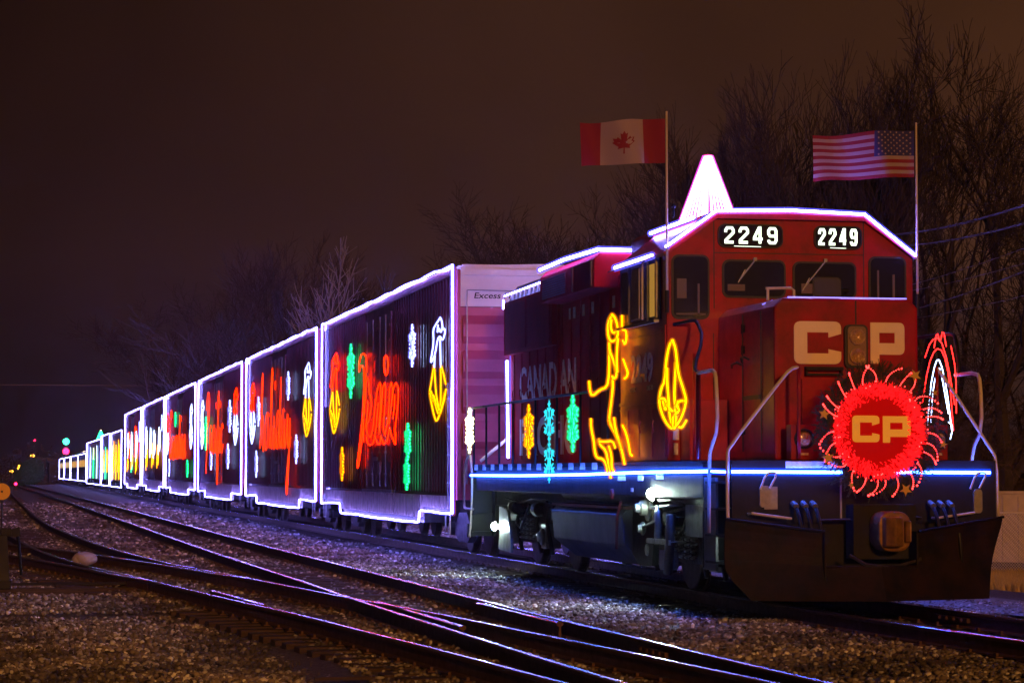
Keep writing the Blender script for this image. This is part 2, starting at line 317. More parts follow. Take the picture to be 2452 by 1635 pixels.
TR={"deer":[[[31.88,3.56],[32.08,3.48],[32.11,3.36],[32.01,3.24],[31.76,3.21],[31.54,3.27],[31.57,3.41],[31.7,3.52],[31.85,3.57]],[[31.89,3.5],[31.95,3.41],[31.82,3.32],[31.6,3.34]],[[31.32,3.53],[31.33,3.33],[31.14,3.34],[31.08,3.22],[31.18,3.13],[31.27,3.2]],[[32.01,3.22],[32.02,3.11],[31.83,3.0],[31.7,2.89],[31.61,2.79],[31.7,2.72],[31.86,2.76]],[[31.54,3.24],[31.61,3.06],[31.61,2.91],[31.58,2.81]],[[31.27,2.96],[31.15,2.87],[31.03,2.79],[31.06,2.73],[31.21,2.71]],[[32.02,3.1],[32.02,2.9],[32.05,2.75],[32.15,2.63],[32.54,2.61],[33.01,2.53],[33.14,2.63],[33.17,2.75]],[[31.83,2.74],[31.83,2.59],[31.93,2.4],[32.06,2.17],[31.77,2.05]],[[32.04,2.19],[31.84,2.09],[31.57,1.94],[31.37,1.81],[31.24,1.66],[31.21,1.61]],[[31.77,2.22],[31.71,2.09],[31.37,1.81]],[[31.31,2.11],[31.11,2.0],[30.98,1.84],[30.92,1.74],[30.82,1.72]],[[32.61,1.95],[32.54,1.87],[32.22,1.8],[32.12,1.68],[31.98,1.54],[31.95,1.43]],[[32.61,1.92],[32.25,1.91],[31.84,1.92],[31.71,1.83]],[[32.05,1.85],[31.91,1.73],[31.91,1.57],[31.78,1.52]],[[33.07,2.24],[33.07,2.11],[32.89,1.92],[32.86,1.81],[32.75,1.7],[32.4,1.69],[32.19,1.62],[32.12,1.5]]],"bell0":[[[28.85,3.08],[29.02,3.02],[29.16,2.82],[29.21,2.6],[29.38,2.53],[29.47,2.39],[29.44,2.3],[29.3,2.18],[29.08,2.07],[28.86,2.02],[28.65,2.07],[28.43,2.17],[28.27,2.31],[28.27,2.38],[28.43,2.53],[28.59,2.66],[28.66,2.83],[28.72,2.98],[28.85,3.08]],[[29.1,2.76],[29.1,2.58],[29.02,2.33],[28.97,2.13],[28.76,2.03]],[[28.69,2.81],[28.75,2.58],[28.78,2.4],[28.7,2.21],[28.7,2.04]],[[29.38,2.4],[29.19,2.39],[29.11,2.32],[29.19,2.24],[29.3,2.37]],[[29.11,2.32],[28.81,2.21],[28.64,2.32],[28.54,2.35],[28.27,2.34]],[[28.62,2.35],[28.64,2.28],[28.54,2.23],[28.86,2.17],[28.81,2.08]],[[28.57,2.04],[28.44,2.03],[28.25,2.11]]],"bow":[[[1.13,4.3],[1.65,4.19],[1.88,4.13],[1.82,3.89],[1.99,3.7],[2.16,3.55],[2.05,3.53],[1.64,3.68],[1.41,3.93],[1.13,3.97],[0.9,3.86],[0.63,3.98],[0.63,4.08],[0.85,4.05],[0.96,4.23],[1.13,4.3]],[[1.36,4.18],[1.47,4.03],[1.24,4.13],[1.07,4.01],[0.91,4.11]],[[1.7,3.69],[1.75,3.42]],[[1.13,3.93],[1.07,3.39]]],"belly":[[[1.81,3.46],[2.1,3.14],[2.28,2.98],[1.98,2.71],[1.74,2.53],[1.51,2.42],[1.12,2.57],[0.78,2.85],[0.51,2.97]],[[1.01,3.42],[0.79,3.28],[0.56,3.08]],[[1.75,3.42],[1.58,2.96],[1.34,2.72],[1.12,2.57]],[[1.07,3.39],[1.06,2.81],[1.12,2.67]],[[2.22,2.98],[1.86,2.77],[1.98,2.99],[1.29,2.64]],[[2.1,3.0],[1.69,2.77],[1.23,2.51],[0.78,2.75],[0.51,2.99]]],"train":[[[11.16,3.71],[11.19,3.89],[10.83,4.07],[10.5,4.09],[10.1,3.99],[9.97,3.84],[10.01,3.68],[10.17,3.62],[10.08,3.35],[10.36,2.78],[10.79,2.09],[11.16,1.68],[11.36,1.6],[11.45,1.68],[11.12,2.03],[10.64,2.67],[10.37,3.36],[10.42,3.75],[10.66,3.83],[10.94,3.83],[11.16,3.71]],[[10.41,2.16],[10.47,2.48],[10.36,2.9],[10.12,3.44],[9.85,3.54],[9.64,3.43],[9.67,3.22],[9.35,3.1],[9.28,2.94],[9.56,2.65],[9.99,2.5],[9.9,2.34],[9.39,2.24],[9.04,2.46],[8.79,2.86],[8.44,3.23],[8.07,3.37],[7.95,3.3],[8.0,2.84],[8.2,2.51],[8.17,2.31]],[[10.06,2.29],[9.9,2.15],[9.5,2.08],[9.03,2.12],[8.77,2.27],[8.42,2.11],[8.05,2.09],[7.93,2.26],[7.53,2.08],[7.02,2.16],[6.74,2.42],[6.46,2.24],[6.04,2.07],[5.9,2.28]],[[8.88,2.19],[8.58,2.45],[8.29,2.96]],[[8.17,2.31],[7.84,2.83],[7.7,3.23],[7.41,3.34],[7.26,3.21],[7.4,2.82],[7.61,2.43],[7.39,2.26],[7.03,2.49],[6.82,2.85],[6.76,3.2],[6.52,3.32],[6.36,3.18],[6.58,2.76],[6.82,2.48]],[[6.58,2.76],[6.26,3.18],[5.92,3.29],[5.6,3.18],[5.64,2.88],[5.84,2.61],[6.04,2.36],[5.95,2.06]],[[6.19,3.01],[6.05,3.05],[6.12,2.79],[6.32,2.58]],[[9.92,3.05],[9.76,3.0],[9.91,2.7],[10.23,2.43]],[[7.24,3.9],[7.49,3.85],[7.53,3.71],[7.41,3.54],[7.23,3.48],[7.05,3.52],[6.94,3.68],[7.02,3.83],[7.24,3.9]]],"flakes":[[0,"green",12.49,3.78,1.23],[0,"white",3.91,3.93,0.82],[0,"amber",13.92,1.7,0.78],[0,"green",4.41,2.1,0.72],[0,"green",4.53,1.48,0.64],[1,"white",13.66,3.36,0.9],[1,"white",14.23,1.76,0.82],[1,"white",5.58,3.87,0.79],[1,"white",3.62,2.12,0.77],[2,"green",13.65,2.99,1.29],[2,"white",4.13,2.06,0.87],[2,"white",11.17,1.94,0.7],[2,"white",3.51,3.43,1.12],[3,"green",10.74,3.88,0.67],[3,"white",14.78,1.72,0.82],[3,"green",3.18,1.66,0.74],[4,"white",0.49,3.92,0.78],[5,"white",0.36,3.8,1.17]],"bells":[[0,15.59,2.41,4.33],[0,1.36,2.42,4.31],[1,15.85,2.38,4.31],[1,1.54,2.41,4.34],[2,1.61,2.4,4.35],[2,15.75,2.4,4.34],[3,16.34,2.32,4.28],[3,1.54,2.45,4.35]]}
# ================================================================ ground
def gz(x,y):
    z=-.205-.03*math.sin(x*1.7+.5)*math.sin(y*.21)
    if x>12.4: z-= min(1.0,(x-12.4)/12)*.95
    if x<3 and y<31: z-=.05
    return z+.022*noise.noise(Vector((x*.9,y*.9,0)))
def grid(xs,ys,fn):
    nx,ny=len(xs),len(ys); v=[(x,y,fn(x,y)) for y in ys for x in xs]
    return v,[(j*nx+i,j*nx+i+1,(j+1)*nx+i+1,(j+1)*nx+i) for j in range(ny-1) for i in range(nx-1)]
xs=[-1500,-600,-250,-100,-40,-20]+[-12+.6*i for i in range(80)]+[40,48,60,90,150,300,700,1600]
ys=[-200,-60,0]+[8+.6*i for i in range(110)]+[76,80,86,94,104,120,140,170,210,260,340,480,700,1100,2000,3500]
g=MB(); g.add(*grid(xs,ys,gz)); tag(g.build('ground',M['ballast'],smooth=True,fix=False),kind='structure')
# loose ballast stones
def stones(areas):
    t=(1+5**.5)/2
    iv=np.array([(-1,t,0),(1,t,0),(-1,-t,0),(1,-t,0),(0,-1,t),(0,1,t),(0,-1,-t),(0,1,-t),(t,0,-1),(t,0,1),(-t,0,-1),(-t,0,1)])/1.9
    fi=np.array([(0,11,5),(0,5,1),(0,1,7),(0,7,10),(0,10,11),(1,5,9),(5,11,4),(11,10,2),(10,7,6),(7,1,8),(3,9,4),(3,4,2),(3,2,6),(3,6,8),(3,8,9),(4,9,5),(2,4,11),(6,2,10),(8,6,7),(9,8,1)])
    V=[]; F=[]; k=0
    for (y0,y1,dens,s0,s1) in areas:
        y=[];x=[]
        n=int((y1-y0)*14*dens)
        Y=rng.uniform(y0,y1,n); X=rng.uniform(-1.2,14,n)
        xr=(.438)*Y+1.5; ok=(X<xr)&(X>-.9)&((X<8.4)|(X>10.6)|(Y<30)); X=X[ok];Y=Y[ok]; n=len(X)
        pn=np.array([noise.noise(Vector((a*.8,b*.8,3))) for a,b in zip(X,Y)]); ok=rng.random(n)<(.72+pn*.9); X=X[ok];Y=Y[ok];n=len(X)
        Z=np.array([gz(a,b) for a,b in zip(X,Y)])
        sc=rng.uniform(s0,s1,n)[:,None,None]*rng.uniform(.55,1.25,(n,1,3))*.5
        P=iv[None]*rng.uniform(.72,1.22,(n,12,1))*sc
        a=rng.uniform(0,6.3,n); b=rng.uniform(-.6,.6,n); ca,sa,cb,sb=np.cos(a)[:,None],np.sin(a)[:,None],np.cos(b)[:,None],np.sin(b)[:,None]
        x_,y_,z_=P[...,0],P[...,1],P[...,2]; y2=y_*cb-z_*sb; z2=y_*sb+z_*cb; x3=x_*ca-y2*sa; y3=x_*sa+y2*ca
        Q=np.stack([x3+X[:,None],y3+Y[:,None],z2*.8+Z[:,None]+rng.uniform(.0,.022,n)[:,None]],-1)
        V.append(Q.reshape(-1,3)); F.append((fi[None]+(np.arange(n)*12)[:,None,None]+k).reshape(-1,3)); k+=12*n
    V=np.concatenate(V); F=np.concatenate(F); me=bpy.data.meshes.new('gravel')
    me.vertices.add(len(V)); me.vertices.foreach_set('co',V.ravel()); me.loops.add(F.size); me.loops.foreach_set('vertex_index',F.ravel().astype(np.int32))
    me.polygons.add(len(F)); me.polygons.foreach_set('loop_start',np.arange(0,F.size,3,dtype=np.int32)); me.update()
    print('stones',len(F)//20); return me
st=mat('ballast_stone',(.34,.28,.24),.85)
n=st.node_tree.nodes; l=st.node_tree.links; gg=n.new('ShaderNodeNewGeometry'); r=n.new('ShaderNodeValToRGB'); l.new(gg.outputs['Random Per Island'],r.inputs[0])
for p,c in ((0,(.025,.02,.017)),(.3,(.07,.055,.043)),(.72,(.13,.10,.085)),(1,(.32,.28,.25))):
    q=r.color_ramp.elements[0] if p==0 else r.color_ramp.elements[1] if p==1 else r.color_ramp.elements.new(p)
    q.color=(*c,1)
tn=n.new('ShaderNodeTexNoise'); tn.inputs['Scale'].default_value=.55; tn.inputs['Detail'].default_value=5; l.new(gg.outputs['Position'],tn.inputs[0])
mr_=n.new('ShaderNodeMapRange'); mr_.inputs[1].default_value=.38; mr_.inputs[2].default_value=.62; mr_.inputs[3].default_value=.35; mr_.inputs[4].default_value=1.25; l.new(tn.outputs[0],mr_.inputs[0])
mm_=n.new('ShaderNodeMixRGB'); mm_.blend_type='MULTIPLY'; mm_.inputs[0].default_value=1; l.new(r.outputs[0],mm_.inputs[1]); l.new(mr_.outputs[0],mm_.inputs[2]); l.new(mm_.outputs[0],n['Principled BSDF'].inputs['Base Color'])
wd=MB()
for cx,cy,nn in((.5,24.5,70),(.9,27.5,60),(.4,30.5,50),(2.6,22.5,45),(1.6,32.2,40),(6.6,26.5,40),(7.4,33.5,50),(7.3,41,50),(4.9,37.5,30),(3.0,49,40),(2.4,58,50)):
    for k in range(nn):
        x=cx+random.gauss(0,.22); y=cy+random.gauss(0,.35); a=random.uniform(0,6.3); h=random.uniform(.04,.13); c=Vector((x,y,gz(x,y)+.01)); t=Vector((math.cos(a),math.sin(a),0))*.005
        wd.add([c-t,c+t,c+Vector((random.gauss(0,.05),random.gauss(0,.05),h))],[(0,1,2)])
tag(wd.build('weeds',mat('dry_weeds',(.12,.10,.04),.8),None,fix=False),'sparse dry weeds poking through the ballast','weeds',kind='stuff')
tag(link(stones([(15.5,24,420,.022,.075),(24,33,300,.035,.07),(33,50,130,.04,.085),(50,80,40,.06,.12),(80,140,9,.10,.2)]),'gravel',st,None),'loose grey and brown ballast stones between the rails','gravel',kind='stuff')
# ================================================================ railway tracks
def dens(p,step=1.2):
    P=smoothpath([(a,b,0) for a,b in p],3); o=[P[0]]
    for q in P[1:]:
        if (q-o[-1]).length>step*(1+abs(q.y)/60): o.append(q)
    if o[-1]!=P[-1]: o.append(P[-1])
    return o
def offset(P,d):
    o=[]
    for i,p in enumerate(P):
        t=(P[min(i+1,len(P)-1)]-P[max(i-1,0)]).normalized(); o.append(p+Vector((t.y,-t.x,0))*d)
    return o
PROF=[(-.068,-.172),(.068,-.172),(.068,-.158),(.014,-.145),(.010,-.045),(.034,-.035),(.036,-.012),(.033,-.006),(.027,-.002),(.016,.0008),(0,.0018),(-.016,.0008),(-.027,-.002),(-.033,-.006),(-.036,-.012),(-.034,-.035),(-.010,-.045),(-.014,-.145),(-.068,-.158)]
def railmesh(P,parent,name='rail',dz=0):
    m=MB(); n=len(PROF); v=[]
    for i,p in enumerate(P):
        t=(P[min(i+1,len(P)-1)]-P[max(i-1,0)]).normalized(); nx=Vector((t.y,-t.x,0))
        v+=[tuple(p+nx*u+Vector((0,0,w+dz))) for u,w in PROF]
    f=[];mi=[]
    for i in range(len(P)-1):
        for k in range(n):
            f.append((i*n+k,i*n+(k+1)%n,(i+1)*n+(k+1)%n,(i+1)*n+k)); mi.append(1 if 6<=k<=13 else 0)
    f+=[tuple(range(n)),tuple(range((len(P)-1)*n,len(P)*n))]; mi+=[0,0]
    m.v=v;m.f=f;m.mi=mi
    o=m.build(name,[M['railside'],M['railtop']],parent,fix=False); o.data.polygons.foreach_set('use_smooth',[k==1 for k in m.mi]); return o
def tiemesh():
    m=MB(); m.box(-1.3,1.3,-.115,.115,-.10,0); 
    o=m.build('tie',M['tie'],None,bevel=.012); me=o.data; bpy.data.objects.remove(o); return me
TIE=tiemesh()
PLATE=MB().box(-.13,.13,-.10,.10,0,.012).box(-.10,-.075,-.03,.03,.012,.04).box(.075,.10,-.03,.03,.012,.04)
def ties(cen,root,y0,y1,L=2.6,sp=.56,maxn=90,skip=0):
    acc=0; cnt=0; far=MB()
    for a,b in zip(cen,cen[1:]):
        d=b-a; ln=d.length; ang=math.atan2(d.y,d.x)-math.pi/2; s=sp-acc
        while s<ln:
            p=a+d*(s/ln)
            if y0<p.y<y1:
                rot=ang+random.uniform(-.02,.02); z=-.178+random.uniform(-.012,.004)
                if cnt<maxn and p.y<62:
                    o=bpy.data.objects.new('tie',TIE); COL.objects.link(o); o.parent=root; o.location=Vector((p.x,p.y,z))-root.location
                    o.rotation_euler=(0,0,rot); o.scale=(L/2.6,1,1); o['group']='wooden ties under this track'; cnt+=1
                elif p.y<170:
                    c,s_=math.cos(rot)*L/2,math.sin(rot)*L/2; h=.115
                    v=[(p.x-c-s_*0,p.y-s_,z),(p.x+c,p.y+s_,z)]
                    far.box(p.x-L/2,p.x+L/2,p.y-h,p.y+h,z-.1,z)
            s+=sp
        acc=ln-(s-sp)
    if far.v: tag(far.build('far_ties',M['tie'],root),'distant wooden ties along this track',kind='stuff')
def track(label,right,gauge,ty,left=None,extra=(),L=2.6,joint=(),**k):
    P=dens(right); Q=left and dens(left) or offset(P,-gauge)
    root=empty('railway_track',(P[0].x,P[0].y,0) if P[0].y<P[-1].y else (P[-1].x,P[-1].y,0),label,'railway track')
    railmesh(P,root); railmesh(Q,root)
    for e_ in extra: railmesh(dens(e_),root,'guard_rail',-.012)
    if P[0].y>P[-1].y: P=P[::-1]
    ties(offset(P,-gauge/2) if P[0].y>P[-1].y else offset(P,gauge/2*(-1)),root,*ty,L=L,**k)
    # tie plates and spikes in one mesh per track
    pl=MB()
    for R_ in (P,offset(P,-gauge)):
        acc=0
        for a,b in zip(R_,R_[1:]):
            d=b-a; s=.56-acc
            while s<d.length:
                p=a+d*(s/d.length)
                if p.y<48: pl.add([(v[0]+p.x,v[1]+p.y,v[2]-.178) for v in PLATE.v],PLATE.f)
                s+=.56
            acc=d.length-(s-.56)
    tag(pl.build('tie_plates',M['railside'],root,fix=False),kind='stuff')
    if joint:
        jb=MB()
        for i in joint:
            for sgn in(-1,1):
                a,b=P[i],P[i+1]; t=(b-a).normalized(); nx=Vector((t.y,-t.x,0))*.032*sgn
                c=a+nx; e2=a+t*.9+nx
                jb.tube([c+Vector((0,0,-.085)),e2+Vector((0,0,-.085))],.034,4)
                for k_ in range(4):
                    q=a+t*(.15+.2*k_)+nx*1.7; jb.ball(q+Vector((0,0,-.085)),.025,6,4)
        jb.build('joint_bar',M['railside'],root)
    return root
R1=[(6.6,4),(6.1,11),(5.87,17),(5.77,20.5),(5.69,24.5),(5.61,28.2),(5.56,35.4),(5.48,41),(5.40,47),(5.31,61.5),(5.22,80),(5.0,115),(4.38,187),(3.1,300),(1.5,420),(-2,600)]
R3=[(6.9,4),(5.95,12),(5.49,17.4),(5.25,20.2),(4.98,22.9),(4.83,24.35),(4.60,26.7),(4.41,28.2),(4.15,30.1),(3.82,33),(3.5,35.9),(3.25,38.1),(2.84,41.2),(2.52,45),(2.1,51.4),(1.61,64.3),(1.22,80),(.95,139),(.50,261),(.2,420)]
R3b=[(3.50,35.9),(3.24,37.0),(2.98,39.1),(2.58,41.7),(2.09,44.75),(1.70,47),(1.33,49),(.33,53.4),(-1.2,59.8),(-4,71),(-9,91),(-16,120)]
T0=[(10.8,4),(9.9,12),(9.35,17.5),(9.02,21.6),(8.83,25),(8.77,28),(8.76,34),(8.76,60),(8.76,100),(8.76,250),(8.76,400),(8.8,700)]
main=track('straight track carrying the lit train on the right',[(a+1.435,b) for a,b in T0],1.435,(14,300),joint=(3,12),maxn=84)
track('rusty middle track running between the train and the switch',R1,1.435,(14,300),extra=([(5.56,26.0),(5.60,25.0),(5.54,27.6),(5.50,28.9)][1:],[(4.52,24.6),(4.45,27.5),(4.40,29.5)]),joint=(10,),maxn=80)
track('curving track that crosses the middle one at a frog',R3,1.46,(14,300),extra=([(3.0,29.0),(2.83,31),(2.70,32.6)],),joint=(6,),maxn=80,L=2.5)
track('switch rails peeling off to the left edge behind the yellow target',R3b,1.47,(35,120),maxn=60,L=3.0)
# long switch timber and its throw rod
tm=empty('switch_timber',(.6,36.6,-.2),'long dark timber lying across the gravel beneath the switch stand','timber')
MB().box(-1.5,2.1,36.3,36.52,-.30,-.135).build('beam',M['tie'],tm,bevel=.01); MB().tube([(-1.2,36.9,-.1),(2.3,36.9,-.1)],.022,6).build('throw_rod',M['under'],tm)
# ---- switch stand with round yellow target, left edge
ss=empty('switch_stand',(.05,36.4,-.15),'black switch stand with round yellow target at the left edge','switch stand')
MB().box(-.16,.17,36.25,36.55,-.14,-.02).add([(-.05,36.3,-.02),(.15,36.3,-.02),(.15,36.5,-.02),(-.05,36.5,-.02),(.0,36.36,.62),(.11,36.36,.62),(.11,36.45,.62),(.0,36.45,.62)],[(0,1,5,4),(1,2,6,5),(2,3,7,6),(3,0,4,7),(4,5,6,7)]).box(.02,.17,36.33,36.47,.62,.72).build('body',M['black'],ss,bevel=.006)
MB().tube([(.25,36.4,.66),(.27,36.4,.52),(.31,36.38,.05)],[.03,.022,.02],8).add([(.12,36.36,.60),(.30,36.36,.60),(.30,36.44,.62),(.12,36.44,.62),(.12,36.36,.68),(.28,36.36,.74),(.28,36.44,.74),(.12,36.44,.68)],[(0,1,5,4),(1,2,6,5),(2,3,7,6),(3,0,4,7),(4,5,6,7),(0,1,2,3)]).build('throw_lever',M['black'],ss)
MB().cyl((.03,36.4,.7),(.03,36.4,1.42),.014,8).build('mast',M['under'],ss)
MB().lathe((.03,36.39,1.235),(0,-1,0),[(0,.118),(.006,.118)],28).build('target',M['yellowp'],ss)
MB().lathe((.03,36.37,1.235),(0,-1,0),[(0,.016),(.02,.012)],10).build('target_bolt',M['under'],ss)
# pale rock
rk=MB(); rk.ball((1.49,45.1,-.02),.21,14,9,sc=(1.05,.8,.66)); rk.ball((1.38,45.1,-.05),.15,12,8,sc=(.9,.8,.7))
for i,v in enumerate(rk.v):
    d=.03*noise.noise(Vector(v)*5); rk.v[i]=(v[0]+d,v[1]+d,v[2]+d)
tag(rk.build('rock',M['rock'],None,smooth=True,loc=(1.49,45.1,-.1)),'pale rounded rock lying between the switch rails','rock')
sc_=MB().box(2.55,3.05,20.6,20.66,-.2,-.17); tag(sc_.build('wood_scrap',M['tie'],None,loc=(2.8,20.6,-.2)),'thin dark stick on the gravel in the foreground','stick')
# ================================================================ rope-light figures
def ropes(paths,r,name,m,parent,fn,n=5):
    b=MB()
    for p in paths:
        b.tube([fn(q) for q in smoothpath([(a,c,0) for a,c in p],1)],r,n)
    return b.build(name,m,parent,smooth=True)
def flake(loc,h,w,m,label,group,r=.02):
    r*=.62
    o=MB(); n=6; X=0
    def P(a,b): return (0,a*w/2,b*h/2)
    for k in range(6):
        a=math.pi/2+k*math.pi/3; dx,dz=math.cos(a),math.sin(a); o.tube([P(0,0),P(dx,dz)],r,5)
        for t,s in((.45,.34),(.72,.22)):
            for sg in(-1,1):
                c=a+sg*math.pi/3.2; o.tube([P(dx*t,dz*t),P(dx*t+math.cos(c)*s,dz*t+math.sin(c)*s)],r,5)
    o.tube([P(.22*math.cos(math.pi/2+k*math.pi/3),.22*math.sin(math.pi/2+k*math.pi/3)) for k in range(6)],r,5,closed=True)
    ob=o.build('light_snowflake',m,None,smooth=True); ob.location=loc
    return tag(ob,label,'light decoration',group)
def halfmesh(paths,name,m,parent,X,Y0,r=.018):
    return ropes(paths,r,name,m,parent,lambda q:(X,Y0+q[0],q[1]))
# cursive centre lines, x to the right, one unit = x-height
G={'o':([[(.62,.95),(.3,.95),(.08,.6),(.1,.2),(.35,0),(.6,.2),(.66,.6),(.5,.95),(.75,.85),(.95,.9)]],.95),
'l':([[(0,.1),(.35,.9),(.5,1.8),(.38,2.05),(.22,1.7),(.25,.4),(.45,0),(.7,.3)]],.7),
'h':([[(0,.1),(.3,.9),(.42,1.8),(.3,2.0),(.18,1.6),(.15,0),(.3,.7),(.55,.98),(.68,.6),(.66,.1),(.8,0),(1.0,.3)]],1.0),
'i':([[(0,.3),(.25,1),(.22,.2),(.35,0),(.6,.3)],[(.30,1.45),(.36,1.62),(.28,1.66),(.30,1.45)]],.6),
'd':([[(.6,.9),(.3,.98),(.06,.55),(.15,.08),(.4,.05),(.65,.8),(.85,2.0),(.68,.3),(.8,0),(1.0,.3)]],1.0),
'a':([[(.6,.9),(.3,.98),(.06,.55),(.15,.08),(.4,.05),(.62,.9),(.62,.2),(.75,0),(.95,.3)]],.95),
'y':([[(0,.3),(.2,1),(.18,.25),(.4,0),(.65,.95),(.55,-.5),(.3,-1.05),(.12,-.8),(.4,-.2),(.8,.3)]],.8),
'c':([[(.6,.8),(.4,1),(.08,.6),(.12,.15),(.4,0),(.7,.3)]],.7),
'f':([[(0,.1),(.4,1.0),(.55,1.8),(.4,2.05),(.28,1.6),(.28,-.8),(.42,-1.0),(.5,-.5),(.4,0),(.7,.3)]],.7),
'n':([[(0,0),(.15,1),(.15,0),(.3,.7),(.5,1),(.6,.7),(.6,.2),(.72,0),(.95,.3)]],.95),
'P':([[(.5,1.8),(.35,.6),(.15,-.6)],[(-.05,1.5),(.3,2.1),(.9,2.0),(.95,1.3),(.5,.9),(.3,1.0)]],1.1),
'C':([[(.95,1.7),(.8,2.05),(.4,1.9),(.1,1.2),(.1,.5),(.4,0),(.8,.15),(1.05,.5)]],1.1)}
def script(word,ya,yb,base,xh,X,th=.17,single=True):
    tot=sum(G[c][1] for c in word); k=(ya-yb)/tot; x=0; out=[]
    for c in word:
        for s in G[c][0]:
            P=[Vector((ya-(x+p[0]+.12*p[1])*k,base+p[1]*xh,0)) for p in smoothpath([(a,b,0) for a,b in s],1)]
            if single: out.append([(p.x,p.y) for p in P]); continue
            A=offset(P,th/2); B=offset(P,-th/2); o=[(p.x,p.y) for p in A]+[(p.x,p.y) for p in B[::-1]]; o.append(o[0]); out.append(o)
        x+=G[c][1]
    return out
def word_thing(paths,word,X,Y0,label,r=.009,z0=2,mt='Lred'):
    cs=[q for p in paths for q in p]; cy=sum(q[0] for q in cs)/len(cs)+Y0
    root_loc=(X,cy,z0); b=MB()
    for p in paths: b.tube([(X,Y0+q[0],q[1]) for q in p],r,5)
    o=b.build('light_word',M[mt],None,smooth=True,loc=root_loc)
    return tag(o,label,'light word','red script words on the boxcars')
# ================================================================ boxcars (built once, then copied)
XC=9.45
def axle(y,xc=XC,r=.46,off=.7175):
    m=MB()
    for s in(-1,1):
        x=xc+s*off; m.lathe((x-.07*s*-1 if s<0 else x-.07,y,r),(1,0,0),[(0,r*.98),(.0,r*.80),(.03,r*.78),(.03,r*.4),(0.0,r*.36),(0,.12),(.14,.12),(.14,r)] if 0 else [(0,r*.62),(0,r*.96),(.015,r),(.11,r),(.125,r+.028),(.14,r+.02),(.14,r*.6)],28)
    m.cyl((xc-off,y,r),(xc+off,y,r),.075,10)
    return m
def freight_truck(yc,root,Y0=0):
    fr=MB()
    for s in(-1,1):
        x0,x1=(XC+s*1.02-.07,XC+s*1.02+.07)
        fr.prism([(yc-1.15,.52),(yc-1.15,.36),(yc-.75,.34),(yc-.45,.22),(yc+.45,.22),(yc+.75,.34),(yc+1.15,.36),(yc+1.15,.52),(yc+.7,.58),(yc+.35,.80),(yc-.35,.80),(yc-.7,.58)],'X',x0,x1)
        for k in(-.16,0,.16): fr.cyl((XC+s*1.02,yc+k,.26),(XC+s*1.02,yc+k,.52),.065,8)
        for k in(-.89,.89): fr.lathe((x0-.05 if s<0 else x1+.05,yc+k,.46),(s,0,0),[(-.06,.13),(.04,.12),(.05,.06)],14)
    fr.box(XC-1.0,XC+1.0,yc-.2,yc+.2,.45,.78)
    o=fr.build('truck',M['under'],root,bevel=.012)
    for k in(-.89,.89): axle(yc+k).build('wheel_set',M['wheel'],o)
    return o
CL=18.2
